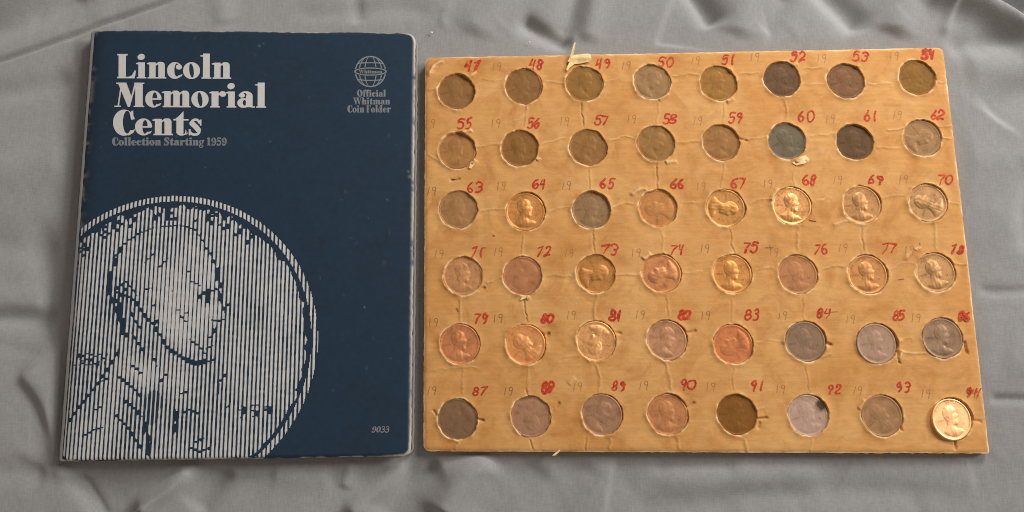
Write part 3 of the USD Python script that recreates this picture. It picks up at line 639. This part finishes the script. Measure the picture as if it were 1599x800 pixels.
NUM_AT = {47: (738, 103.5), 48: (837, 101), 49: (942, 100), 50: (1040, 97), 51: (1139, 94), 52: (1247, 88.5), 53: (1344, 88), 54: (1449, 85.5),
 55: (726, 193.5), 56: (834, 193), 57: (939.5, 188), 58: (1046, 186), 59: (1148.5, 184.5), 60: (1259, 181.5), 61: (1360, 181), 62: (1464, 180),
 63: (742, 293), 64: (842, 288), 65: (949, 287), 66: (1058, 287.5), 67: (1153, 287), 68: (1264, 281.5), 69: (1368, 281), 70: (1476, 281),
 71: (746, 394), 72: (849, 392.5), 73: (952, 390), 74: (1058, 390), 75: (1172, 386.5), 76: (1282, 389), 77: (1388, 388), 78: (1495, 390),
 79: (751, 498), 80: (855, 497.5), 81: (962, 493), 82: (1069, 491.5), 83: (1175, 491.5), 84: (1286, 490), 85: (1403.6, 493), 86: (1506, 494),
 87: (749, 611), 88: (855, 605), 89: (966, 603), 90: (1074, 601), 91: (1183, 603), 92: (1303, 608), 93: (1410, 605), 94: (1520, 613)}
R_CENT = 0.009525
HOLE_D = 0.0021
HOLES = {}
for n_, c_ in CENTS.items():
    p = at(c_[0], c_[1], T_BOARD - 0.0003)
    HOLES[n_] = (p[0], p[1], np.random.default_rng(n_))

# ------------------------------------------------------------------ the cardboard
CREASE_H = [[(745, 124), (785, 125)], [(848, 127), (884, 131)], [(942, 129), (968, 121)], [(1046, 120), (1064, 116), (1094, 117)], [(1150, 117), (1190, 113)], [(1250, 107), (1290, 103)], [(1252, 131), (1290, 130)], [(1350, 129), (1395, 130)], [(1463, 129), (1482, 123)],
 [(742, 230), (760, 226), (782, 225)], [(845, 226), (862, 219), (886, 216)], [(948, 221), (972, 214), (992, 215)], [(1052, 224), (1094, 219)], [(1155, 219), (1200, 213)], [(1262, 213), (1308, 206)], [(1366, 231), (1408, 231)], [(1384, 203), (1412, 198)], [(1462, 197), (1490, 197)], [(1462, 215), (1486, 216)],
 [(746, 331), (770, 327), (792, 325)], [(852, 329), (892, 323)], [(954, 326), (965, 321), (994, 317)], [(1060, 318), (1094, 315)], [(1165, 322), (1182, 313), (1206, 312)], [(1272, 313), (1300, 309)], [(1374, 308), (1414, 305)], [(1480, 316), (1500, 317)],
 [(757, 441), (786, 433)], [(848, 431), (896, 430)], [(960, 430), (1000, 427)], [(1063, 427), (1100, 421)], [(1176, 424), (1192, 419), (1214, 420)], [(1275, 425), (1290, 418), (1324, 416)], [(1387, 425), (1400, 415), (1432, 413)], [(1485, 411), (1514, 411)],
 [(664, 580), (720, 574), (752, 574)], [(872, 560), (905, 555)], [(1175, 533), (1225, 531)], [(1270, 558), (1300, 552)], [(1405, 548), (1450, 553)], [(1400, 534), (1424, 527)],
 [(667, 140), (685, 136)], [(664, 242), (686, 250)], [(1180, 640), (1198, 636)]]
CREASE_V = [[(820, 164), (814, 178), (795, 190)], [(820, 164), (816, 200)], [(908, 160), (910, 200)], [(1027, 158), (1024, 196)], [(1130, 158), (1127, 194)], [(1224, 154), (1230, 176), (1226, 192)], [(918, 262), (922, 299)], [(1026, 254), (1026, 296)], [(1128, 252), (1123, 296)], [(1237, 268), (1237, 292)],
 [(926, 358), (929, 397)], [(1032, 358), (1033, 396)], [(814, 366), (812, 402)], [(1246, 352), (1247, 398)], [(1137, 356), (1146, 400)], [(935, 459), (930, 480), (929, 504)], [(815, 464), (823, 506)], [(1041, 458), (1042, 498)], [(1141, 463), (1141, 506)], [(1252, 462), (1254, 502)], [(720, 464), (718, 505)],
 [(931, 566), (937, 590), (935, 614)], [(823, 574), (822, 614)], [(1143, 572), (1145, 614)], [(1258, 568), (1263, 614)], [(1040, 562), (1050, 612)], [(722, 572), (720, 622)], [(718, 690), (712, 704)], [(828, 686), (832, 704)], [(916, 684), (912, 704)], [(953, 684), (952, 704)], [(1058, 682), (1060, 704)], [(1164, 684), (1168, 706)], [(1265, 684), (1262, 706)], [(822, 605), (825, 622)], [(1490, 690), (1494, 702)], [(1460, 346), (1462, 394)], [(1343, 352), (1350, 396)]]
TEARS = [[(660 + 0, 0), (0, 0)]]
TEARS = [([(1155, 219), (1166, 219)], .5), ([(755, 448), (748, 453)], .55), ([(742, 655), (752, 656)], .7), ([(862, 642), (873, 631)], .45), ([(962, 521), (969, 520)], .5), ([(1070, 520), (1084, 517)], .5), ([(1070, 640), (1083, 628)], .55), ([(1183, 655), (1198, 652)], .6), ([(1186, 662), (1184, 668)], .4),
         ([(1290, 535), (1296, 538)], .6), ([(1402, 548), (1406, 566)], .5), ([(1505, 535), (1512, 552)], .8), ([(1405, 660), (1408, 672)], .6), ([(852, 524), (857, 521)], .7), ([(1457, 118), (1461, 124)], .7), ([(1490, 682), (1493, 700)], .6), ([(1505, 655), (1535, 658)], .45), ([(705, 281), (716, 281)], .45), ([(677, 641), (679, 648)], .4), ([(1284, 640), (1290, 648)], .5)]
BUMPS = [([(716, 118), (735, 119), (742, 110)], .5), ([(822, 108), (835, 104)], .4), ([(1135, 112), (1146, 110)], .55), ([(1236, 103), (1246, 100)], .45), ([(1335, 107), (1345, 103)], .55), ([(722, 207), (740, 203)], .55), ([(735, 258), (742, 250)], .6), ([(1240, 253), (1262, 250)], .6), ([(838, 250), (842, 246)], .45), ([(1040, 254), (1056, 250)], .4),
         ([(1065, 135), (1085, 148)], .0), ([(1136, 160), (1146, 153)], .5), ([(1028, 157), (1044, 148)], .35), ([(820, 467), (826, 463)], .5), ([(1252, 300), (1300, 309)], .0), ([(1413, 410), (1420, 395), (1440, 385)], .35), ([(1205, 315), (1215, 295)], .35), ([(1405, 565), (1410, 545)], .4), ([(1340, 640), (1350, 622)], .4), ([(985, 305), (998, 296), (1012, 294)], .5), ([(1002, 406), (1016, 396)], .5), ([(888, 600), (900, 590)], .2), ([(672, 120), (680, 102), (695, 96)], .6), ([(1395, 535), (1410, 532)], .3), ([(1300, 350), (1330, 345)], .25)]

def board_fields(x, y):
    """height of the card's face above its plane and the wear and painted rim highlights of its paper"""
    z = 0.00022 * fbm(x * 13, y * 15, 3, 130) + 0.00010 * fbm(x * 70, y * 60, 3, 134) + 0.000025 * vnoise(x * 60, y * 1500, 139)
    w = 0.12 * np.maximum(fbm(x * 90, y * 120, 4, 140), 0)
    def line(pts, amp, wd, wr=0.0, dark=False):
        nonlocal z, w
        pl = spline(at2(pts, T_BOARD), 5); R = wd * 6
        lo, hi = pl.min(0) - R, pl.max(0) + R
        m = (x > lo[0]) & (x < hi[0]) & (y > lo[1]) & (y < hi[1])
        if not m.any(): return
        xx = x[m] + .0010 * fbm(x[m] * 200, y[m] * 240, 4, 150); yy = y[m] + .0010 * fbm(x[m] * 200, y[m] * 240, 4, 155)
        d, s, t = seg_dist(xx, yy, pl); e = sstep(0, .15, t) * (1 - sstep(.85, 1, t)) if not dark else np.ones_like(t)
        g = np.exp(-(d / wd) ** 2) * e
        z[m] += amp * g
        if wr: w[m] = np.maximum(w[m], wr * np.exp(-(d / (wd * .6)) ** 2) * e * sstep(-.7, .5, fbm(x[m] * 420, y[m] * 420, 3, 158)))
    k = random.Random(4)
    for c in CREASE_H: line(c, 0.00028 * k.uniform(.3, 1.1), 0.00048, .55 * k.uniform(.5, 1.1)); line([(p[0], p[1] + 5) for p in c], -0.00014, 0.0013)
    for c in CREASE_V:
        if k.random() < .6: line(c, -0.00042 * k.uniform(.2, 1.0), 0.00034); line([(p[0] + 3, p[1]) for p in c], .00013, .0008, .22)
        else: line(c, .00022, .0006, .32); line([(p[0] - 5, p[1]) for p in c], -.00014, .0012)
    for c, a in TEARS: line(c, -a * 0.0016, 0.00060, dark=True)
    for c, a in BUMPS:
        if a: line(c, a * 0.0016, 0.0010, .9 * a + .2)
    # holes with raised, torn rims
    for n_, (cx, cy, rg) in HOLES.items():
        m = (np.abs(x - cx) < .0165) & (np.abs(y - cy) < .0165)
        if not m.any(): continue
        dx, dy = x[m] - cx, y[m] - cy; d = np.hypot(dx, dy); a = np.arctan2(dy, dx)
        sh = CENTS[n_][3]
        nz = vnoise(np.cos(a) * 2.2 + n_ * 3.1, np.sin(a) * 2.2 + n_ * 1.7, 160); nz2 = vnoise(np.cos(a) * 6 + n_, np.sin(a) * 6 - n_, 163)
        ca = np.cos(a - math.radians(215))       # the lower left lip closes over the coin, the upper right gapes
        r = 0.00925 + 0.00030 * nz + 0.00019 * nz2 - 0.00030 * np.maximum(ca, 0) + (.00055 if CENTS[n_][5] > -.2 else .0001) * np.maximum(-ca, 0)
        if CENTS[n_][5] > .2: r = r + .0002
        q = d - r
        inn = 1 - sstep(-0.00042, 0.00010, q)
        lip = (0.00038 * (.55 + .9 * vnoise(np.cos(a) * 3 + n_ * 2, np.sin(a) * 3, 166)) + .00022 * np.maximum(ca, 0)) * np.exp(-(np.maximum(q, 0) / .0013) ** 2)
        dip = -0.00020 * np.exp(-((q - .0035) / .0022) ** 2) * (.5 + .5 * nz)
        z[m] = (z[m] + lip + dip) * (1 - inn) - HOLE_D * inn
        ww = np.exp(-(np.abs(q - .0003) / .00055) ** 2) * sstep(-.15, .6, fbm(np.cos(a) * 4 + n_ * 5, np.sin(a) * 4 + n_, 2, 169) * 1.3 + .30 * ca) * .8  # torn pale fibres, with the rim highlights painted into the same tint
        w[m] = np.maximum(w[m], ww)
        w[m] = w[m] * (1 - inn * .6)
    return z, w

def make_board():
    t = thing('coin_board', 'brown cardboard sheet punched with six rows of holes and numbered by hand in red', 'cardboard')
    s = Slab(BOARD, 680, 520, (.0030, .0022, .0009, .0030), 0.00022, 170)
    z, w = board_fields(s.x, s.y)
    e = s.edge; n = fbm(s.x * 180, s.y * 180, 4, 175)
    right = (1 - s.u) * s.W
    z = T_BOARD + z - 0.0006 * np.exp(-(e / .0009) ** 1.4) - .0012 * sstep(.012, 0, right) * sstep(.3, 1, s.v)
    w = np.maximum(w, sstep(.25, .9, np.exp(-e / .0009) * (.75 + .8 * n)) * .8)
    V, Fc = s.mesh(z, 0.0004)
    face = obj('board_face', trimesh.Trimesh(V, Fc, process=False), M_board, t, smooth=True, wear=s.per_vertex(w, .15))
    from scipy.interpolate import LinearNDInterpolator, NearestNDInterpolator
    def zb(x, y):
        z, _ = board_fields(np.asarray(x, float), np.asarray(y, float)); return T_BOARD + z
    # handwritten red numbers
    D = {'0': [[(.5, 1), (.1, .75), (.1, .25), (.5, 0), (.9, .3), (.85, .8), (.45, 1)]], '1': [[(.5, 1), (.48, .5), (.5, 0)]], '2': [[(.1, .75), (.4, 1), (.85, .8), (.6, .4), (.1, .05)], [(.1, .05), (.55, .1), (1, .05)]],
         '3': [[(.1, .9), (.5, 1), (.85, .78), (.45, .55)], [(.45, .55), (.9, .4), (.7, .05), (.1, .05)]], '4': [[(.2, 1), (.1, .5), (.75, .5)], [(.8, 1), (.72, .5), (.70, 0)]], '5': [[(.9, 1), (.25, 1), (.2, .58)], [(.2, .58), (.7, .62), (.85, .25), (.45, 0), (.05, .1)]],
         '6': [[(.65, 1), (.25, .7), (.12, .25), (.5, 0), (.85, .2), (.65, .48), (.2, .35)]], '7': [[(.05, .95), (.9, 1), (.6, .5), (.35, 0)]], '8': [[(.55, .52), (.2, .72), (.5, 1), (.85, .78), (.5, .5), (.12, .25), (.5, 0), (.88, .25), (.55, .52)]],
         '9': [[(.8, .75), (.45, .55), (.2, .78), (.5, 1), (.8, .78), (.78, .4), (.62, 0)]]}
    for n_, (px, py) in NUM_AT.items():
        g = np.random.default_rng(300 + n_); big = 1.0 if n_ < 71 else 1.0
        lines = []
        cw, chh, gap = 9.4 * g.uniform(.92, 1.12), 14.0 * g.uniform(.92, 1.12), g.uniform(1.5, 4.0)
        if n_ in (80, 81, 82, 85, 86, 88, 54, 58, 56): gap = 0.2; 
        for k, ch in enumerate(str(n_)):
            x0 = px + (-cw - gap / 2 if k == 0 else gap / 2); rot = g.uniform(-.25, .25)
            for ln in D[ch]:
                q = np.array([(x0 + lx * cw + .20 * (ly - .5) * chh + g.normal(0, .75), py + (.5 - ly) * chh + rot * (lx - .5) * 8 + g.normal(0, .75)) for lx, ly in ln])
                L = LineString(spline(q, 6)) if len(q) > 2 and ch not in '47' else LineString(q)
                cc = np.array(L.coords); cc = np.vstack([cc[i] + (cc[i + 1] - cc[i]) * t for i in range(len(cc) - 1) for t in (0, .5)] + [cc[-1]]); ph = g.uniform(0, 6)
                wd = (1.2 if n_ not in (47, 54, 81, 80, 82, 88) else 1.75) * g.uniform(.9, 1.12)
                lines += [LineString(cc[i:i + 2]).buffer(max(.7, wd * (1 + .28 * math.sin(i * .9 + ph) + g.normal(0, .12)))) for i in range(len(cc) - 1)]
        poly = unary_union(lines).simplify(.15)
        hole = unary_union([Point(*HOLES[n_][:2]).buffer(.0097)])
        me = decal(px_poly(poly, T_BOARD).difference(hole), zb, 0.00006, .0007)
        if me is not None: obj('handwritten_number', me, M_red if n_ % 3 else M_red2, face, label=f'red handwritten number {n_}')
    # faint pencilled 19 before each red number
    for n_, (px, py) in NUM_AT.items():
        g = np.random.default_rng(500 + n_)
        cx, cy = CENTS[n_][0] - 37 + g.uniform(-4, 4), py + g.uniform(-1, 6)
        if n_ in (47, 49, 60, 66): continue
        L = [LineString([(cx - 5.5 + g.uniform(-1, 1), cy - 6), (cx - 7.5, cy + 6)]), LineString(spline(np.array([(cx + 5, cy - 3.5), (cx + 1, cy - 1), (cx, cy - 4.5), (cx + 4, cy - 6), (cx + 5, cy - 3), (cx + 3.2 + g.uniform(-1, 1), cy + 6.5)]), 5))]
        poly = unary_union([l.buffer(.42 if n_ % 2 else .5) for l in L])
        hs = unary_union([Point(h[0], h[1]).buffer(.0098) for h in HOLES.values()])
        me = decal(px_poly(poly, T_BOARD).difference(hs), zb, 0.00005, .0007)
        if me is not None: obj('pencilled_year', me, M_pencil2 if n_ in (63, 65, 75, 79, 80, 83, 87, 88) else M_pencil, face)
    # stray pencil marks
    for pl, wd in (([(1196, 387), (1207, 387)], .9), ([(1202, 383), (1203, 391)], .6), ([(706, 281), (716, 280)], 1.1), ([(1296, 488), (1308, 487)], .6), ([(1403, 437), (1411, 436)], 1.0), ([(1426, 389), (1430, 392)], .9), ([(1436, 380), (1437, 383)], .9), ([(713, 482), (715, 486)], 1.2), ([(770, 368), (772, 369)], 1.2), ([(752, 388), (758, 387)], .9)):
        me = decal(px_poly(LineString(pl).buffer(wd), T_BOARD), zb, 0.00005, .0007); obj('pencil_mark', me, M_pencil2, face)
    # torn flaps: thin curled paper
    def flap(name, pts, lift_fn, m, th=.00025, label=None):
        poly = px_poly(Polygon(pts).buffer(0), T_BOARD)
        v, f = trimesh.creation.triangulate_polygon(poly, engine='earcut')
        v3, f = trimesh.remesh.subdivide_to_size(np.c_[v, np.zeros(len(v))], f, .0007, max_iter=12)
        x, y = v3[:, 0], v3[:, 1]; zt = lift_fn(x, y) + .00006 * fbm(x * 700, y * 700, 3, 190)
        tm = trimesh.Trimesh(np.c_[x, y, zt], f, process=True); tm.fix_normals()
        if tm.face_normals[:, 2].mean() < 0: tm.invert()
        b = tm.edges[trimesh.grouping.group_rows(tm.edges_sorted, require_count=1)]
        n0 = len(tm.vertices); lo = tm.vertices - [0, 0, th]
        side = np.vstack([np.c_[b[:, 0], b[:, 1] + n0, b[:, 1]], np.c_[b[:, 0], b[:, 0] + n0, b[:, 1] + n0]])
        obj(name, trimesh.Trimesh(np.vstack([tm.vertices, lo]), np.vstack([tm.faces, tm.faces[:, ::-1] + n0, side]), process=False), m, t, label=label)
    P0 = at(908, 92, T_BOARD)
    flap('torn_flap', [(888, 100), (892, 90), (897, 87), (905, 86), (918, 85.5), (922, 87), (923, 96), (920, 98), (905, 100.5), (897, 101), (890, 106), (886, 112), (884, 110)],
         lambda x, y: T_BOARD + .0009 + .0007 * np.exp(-((y - P0[1]) / .0014) ** 2) + .0003 * np.sin((x - P0[0]) * 500), M_flap, label='pale torn paper flap at the top edge')
    flap('paper_sliver', [(886, 98), (890, 90), (893, 80), (896, 70), (898.5, 69), (897, 78), (895, 88), (891, 98)],
         lambda x, y: T_BOARD + .0012 + .0010 * sstep(P0[1], P0[1] + .006, y), M_flap, .0003, 'thin splinter of paper sticking up past the top edge')
    flap('torn_flap', [(1263, 344), (1268, 331), (1275, 346)], lambda x, y: T_BOARD + .0004 + .06 * (at(1263, 344, T_BOARD)[0] + .003 - x) * 0, M_flap2)
    flap('torn_flap', [(1237, 255), (1248, 246), (1258, 243), (1264, 250), (1256, 256), (1244, 259)], lambda x, y: T_BOARD + .0006 + .0004 * np.sin(x * 900), M_flap)
    flap('torn_flap', [(732, 263), (735, 255), (742, 249), (741, 257), (736, 264)], lambda x, y: T_BOARD + .0006 + 0 * x, M_flap)
    flap('torn_flap', [(812, 469), (815, 464), (823, 462), (824, 465), (816, 468)], lambda x, y: T_BOARD + .0006 + 0 * x, M_flap)
    flap('paper_sliver', [(862, 712), (866, 708), (874, 702), (875, 704), (868, 711)], lambda x, y: T_BOARD + .0001 + 0 * x, M_flap, .0003)
    return t
make_board()

# ------------------------------------------------------------------ the cents
HEAD = np.array([(-.18, .70), (.02, .74), (.20, .68), (.31, .56), (.34, .44), (.345, .34), (.37, .27), (.45, .16), (.40, .12), (.39, .05), (.36, .02), (.37, -.04), (.34, -.10), (.345, -.20), (.30, -.30), (.18, -.34), (.08, -.33),
                 (.12, -.42), (.30, -.50), (.50, -.60), (.56, -.70), (.40, -.80), (.10, -.90), (-.25, -.87), (-.52, -.73), (-.62, -.60), (-.50, -.44), (-.36, -.26), (-.30, -.10), (-.36, .08), (-.42, .26), (-.40, .46), (-.32, .60)]) * .92
def make_portrait():
    S = .0094; pl = spline(np.vstack([HEAD, HEAD[:1]]), 4) * S; poly = Polygon(pl).buffer(0)
    g = np.arange(-.0094, .0094, .00032); x, y = np.meshgrid(g, g)
    ins = shapely.contains_xy(poly, x, y); d, _, _ = seg_dist(x, y, pl); d = np.where(ins, d, -d)
    u, v = x / S, y / S
    h = .00036 * (1 - np.exp(-np.maximum(d, 0) / .0010))
    b = lambda cx, cy, rx, ry, a: a * np.exp(-((u - cx) / rx) ** 2 - ((v - cy) / ry) ** 2)
    h = h + b(.22, .28, .09, .07, -.00010) + b(.28, .10, .07, .10, .00008) + b(.10, .12, .14, .12, .00010) + b(-.10, .14, .05, .10, .00010) + b(.12, -.16, .16, .14, .00007) + b(.27, .0, .09, .03, -.00007) + b(-.1, .45, .25, .2, .00008)
    h = h + b(.05, -.62, .06, .2, .00010) + b(-.2, -.55, .05, .25, -.00008)
    hair = ((v > .32) | (u < -.16)) & (v > -.25); h = h + np.where(hair, .00004 * np.sin(26 * u + 14 * v + 3 * np.sin(9 * v)), 0) + np.where((v < -.05) & (v > -.36) & (u > -.1), .00004 * np.sin(40 * u), 0)
    h = np.where(d > 0, h, -.00003)
    i = np.arange(x.size).reshape(x.shape); keep = d > -.00032
    q = keep[:-1, :-1] & keep[1:, :-1] & keep[:-1, 1:] & keep[1:, 1:] & (np.maximum.reduce([d[:-1, :-1], d[1:, :-1], d[:-1, 1:], d[1:, 1:]]) > 0)
    a, bb, c, dd = i[:-1, :-1][q], i[:-1, 1:][q], i[1:, 1:][q], i[1:, :-1][q]
    f = np.vstack([np.stack([a, bb, c], 1), np.stack([a, c, dd], 1)]); idx, inv = np.unique(f, return_inverse=True)
    return np.stack([x, y, h], -1).reshape(-1, 3)[idx], inv.reshape(-1, 3)
PV, PF = make_portrait()
def blank_mesh(seed):
    g = np.random.default_rng(seed)
    R = R_CENT
    prof = [(0, 0), (.35, 0), (.7, 0), (.86, .00001), (.895, .00005), (.915, .00016), (.95, .00020), (.975, .00017), (.992, .00007), (1, -.00010), (1, -.0011), (.985, -.00128), (.95, -.0013), (0, -.0013)]
    prof = np.array([(r * R, z) for r, z in prof]); n = 72; th = np.linspace(0, 2 * math.pi, n, endpoint=False)
    v = [[0, 0, 0.0]]; 
    for r, z in prof[1:-1]: v += [[r * math.cos(t), r * math.sin(t), z] for t in th]
    v.append([0, 0, prof[-1, 1]]); v = np.array(v); f = []
    k = np.arange(n); k2 = (k + 1) % n; f.append(np.stack([0 * k, 1 + k, 1 + k2], 1)); m = len(prof) - 2
    for i in range(m - 1):
        a, b = 1 + i * n, 1 + (i + 1) * n
        f += [np.stack([a + k, b + k, b + k2], 1), np.stack([a + k, b + k2, a + k2], 1)]
    f.append(np.stack([1 + (m - 1) * n + k, np.full(n, len(v) - 1), 1 + (m - 1) * n + k2], 1))
    v[:, 2] += .00002 * fbm(v[:, 0] * 500 + seed, v[:, 1] * 500, 2, 210)
    return v, np.vstack(f)
GAIN = {47: (0.88, 0.91, 0.84), 48: (0.9, 0.93, 0.85), 49: (0.77, 0.79, 0.63), 50: (0.63, 0.64, 0.59), 51: (0.6, 0.59, 0.38), 52: (0.5, 0.45, 0.32), 53: (0.49, 0.45, 0.33), 54: (0.48, 0.45, 0.17), 55: (0.92, 0.97, 0.93), 56: (0.91, 0.94, 0.8), 57: (0.81, 0.83, 0.72), 58: (0.73, 0.74, 0.62), 59: (0.64, 0.63, 0.49), 60: (0.58, 0.6, 0.59), 61: (0.49, 0.44, 0.28), 62: (0.54, 0.54, 0.49), 63: (1.01, 1.08, 1.09), 64: (1.17, 1.18, 1.16), 65: (0.83, 0.86, 0.84), 66: (0.8, 0.84, 0.79), 67: (0.77, 0.77, 0.71), 68: (0.85, 0.76, 0.76), 69: (0.62, 0.62, 0.57), 70: (0.6, 0.6, 0.55), 71: (1.11, 1.18, 1.2), 72: (1.03, 1.09, 1.11), 73: (0.92, 0.95, 0.84), 74: (0.99, 1.03, 1.0), 75: (0.88, 0.87, 0.82), 76: (0.81, 0.84, 0.83), 77: (0.7, 0.7, 0.62), 78: (0.66, 0.67, 0.62), 79: (1.29, 1.39, 1.44), 80: (1.39, 1.44, 1.52), 81: (2.31, 1.7, 1.83), 82: (0.99, 1.04, 1.06), 83: (0.99, 1.01, 0.93), 84: (0.93, 0.98, 1.03), 85: (0.76, 0.8, 0.85), 86: (0.75, 0.76, 0.74), 87: (1.26, 1.35, 1.42), 88: (1.11, 1.19, 1.26), 89: (1.19, 1.28, 1.37), 90: (1.04, 1.11, 1.14), 91: (0.97, 0.97, 0.64), 92: (0.94, 1.0, 1.09), 93: (0.92, 0.96, 0.97), 94: (1.06, 0.8, 0.85)}
def coin_material(n_, rgb, shine):
    c = np.array(lin(rgb)); g = np.random.default_rng(900 + n_)
    metal = .22 + .7 * shine; rough = (.52 - .2 * min(shine, 1)) if n_ != 94 else .42
    gain = 1.0
    c = np.minimum(c * np.array(GAIN.get(n_, (1, 1, 1))) * (1.14 if shine < .5 else 1.0), .93); kk = .18 if shine < .15 else .28
    dark = c * (1 - kk); lite = np.minimum(c * (1 + .6 * kk), .95)
    tint = np.array([1.0, .97, .92]) if g.random() < .5 else np.array([1., 1.0, .97])
    nodes = {'t': ('texture_coordinate', {}), 'mp': ('mapping', {'location': tuple(g.uniform(0, 5, 3))}),
             'n': ('noise_texture', {'scale': 230.0, 'detail': 6.0, 'roughness': .65}), 'n2': ('noise_texture', {'scale': 900.0, 'detail': 4.0, 'roughness': .6}),
             'r': ('rgb_ramp', {'ramp': [(.32, tuple(dark * tint)), (.5, tuple(c)), (.68, tuple(lite))]}),
             'rr': ('rgb_ramp', {'ramp': [(.3, (rough - .06,) * 3), (.7, (rough + .14,) * 3)]}),
             'b': ('bump', {'strength': .30 if n_ != 94 else .08, 'distance': .00010}),
             'p': ('principled_bsdf', {'metallic': metal, 'specular_ior_level': .25 if shine < .2 else .45})}
    links = [('t.object', 'mp.vector'), ('mp.vector', 'n.vector'), ('mp.vector', 'n2.vector'), ('n.fac', 'r.fac'), ('n2.fac', 'rr.fac'), ('rr.color', 'p.roughness'), ('n2.fac', 'b.height'), ('b.normal', 'p.normal')]
    if n_ == 92:   # dark stain at its upper right
        nodes.update({'s': ('vector_math', {'vector_math_type': 'distance'} if False else {'math_type': 'distance', 'vector2': (.0066, .0046, 0)}), 'sr': ('rgb_ramp', {'ramp': [(0, (1, 1, 1)), (.0, (1, 1, 1)), (1, (0, 0, 0))]}),
                      'sm': ('map_range', {'from_min': .0016, 'from_max': .0034, 'to_min': 1.0, 'to_max': 0.0, 'clamp': True}), 'mx': ('mix_color', {'blend_type': 'mix', 'b': lin((84, 66, 44))})})
        del nodes['sr']
        nodes['sn'] = ('noise_texture', {'scale': 420.0, 'detail': 3.0}); nodes['sx'] = ('math', {'math_type': 'multiply_add', 'value2': .0034, 'value3': -.0017}); nodes['sa'] = ('math', {'math_type': 'add'})
        links += [('t.object', 'sn.vector'), ('sn.fac', 'sx.value1'), ('sx.value', 'sa.value2'), ('t.object', 's.vector1'), ('s.value', 'sa.value1'), ('sa.value', 'sm.value'), ('sm.result', 'mx.fac'), ('r.color', 'mx.a'), ('mx.result', 'p.base_color')]
    else: links.append(('r.color', 'p.base_color'))
    return mat(f'copper_{n_}', nodes, links)
# raised motto round the rim, shared letter shapes
def motto():
    import meshkit
    out = []
    for word, a0, rad, s in (('IN GOD WE TRUST', 90, .83, 1), ):
        for k, ch in enumerate(word):
            if ch == ' ': continue
            m = meshkit.text_mesh(ch, .0011, .00010, True); m.apply_translation([-m.bounds.mean(0)[0], 0, -.00002])
            a = math.radians(a0 + (len(word) / 2 - .5 - k) * 8.6)
            m.apply_translation([0, rad * R_CENT - .0005, 0]); m.apply_transform(trimesh.transformations.rotation_matrix(a - math.pi / 2, [0, 0, 1])); out.append(m)
    for word, x, y in (('LIBERTY', -.0079, -.0002), ('19', .0046, -.0030)):
        m = meshkit.text_mesh(word, .0009, .00010, True); m.apply_scale([.82, 1, 1]); m.apply_translation([x, y, -.00002]); out.append(m)
    return trimesh.util.concatenate(out)
MOTTO = motto()
ROWS = [range(47, 55), range(55, 63), range(63, 71), range(71, 79), range(79, 87), range(87, 95)]
for n_, (px, py, rgb, shine, turn, proud, words) in CENTS.items():
    g = np.random.default_rng(700 + n_)
    m = coin_material(n_, rgb, shine)
    zc = T_BOARD + proud * MM - .0002
    p = at(px, py, zc)
    tilt = (g.normal(0, 1.1), g.normal(0, 1.1)) if n_ != 94 else (-2.0, 5.5)
    t = thing('cent', f'{words} cent set in the hole under the red handwritten {n_}', 'coin', p, 0, tilt, 'cents set in the cardboard')
    bv, bf = blank_mesh(n_)
    obj('blank', trimesh.Trimesh(bv, bf, process=False), m, t, smooth=40)
    worn_ = .42 if shine < .12 else (.75 if shine < .3 else 1.1)
    if n_ == 94: worn_ = .45
    if n_ in (48, 91, 47, 54, 51): worn_ = .34
    rt = trimesh.transformations.rotation_matrix(math.radians(turn), [0, 0, 1])
    v = PV.copy(); v[:, 2] = np.where(v[:, 2] > 0, v[:, 2] * worn_, v[:, 2]) + .00002
    pm = trimesh.Trimesh(v, PF, process=False); pm.apply_transform(rt)
    obj('portrait', pm, m, t, smooth=True)
    if worn_ > .3:
        mm = MOTTO.copy(); mm.vertices[:, 2] *= (.5 + .5 * worn_); mm.apply_transform(rt); obj('motto', mm, m, t)

# ------------------------------------------------------------------ a few specks of lint on the cloth
for k, (px, py, r, z) in enumerate(((674, 51, .0006, .0009), (826, 66, .0005, .0008))):
    p = at(px, py, z); s = trimesh.creation.icosphere(2, 1.0); s.vertices = s.vertices * (1 + .35 * np.random.default_rng(k).normal(0, .5, (len(s.vertices), 1))) * [r, r * .8, r * .5] + p
    o = obj('lint_speck', s, M_lint, smooth=True)
    tag(o, ('pale speck of lint on the sheet beside the folder corner', 'tiny white speck of lint on the sheet above the cardboard')[k], 'lint')
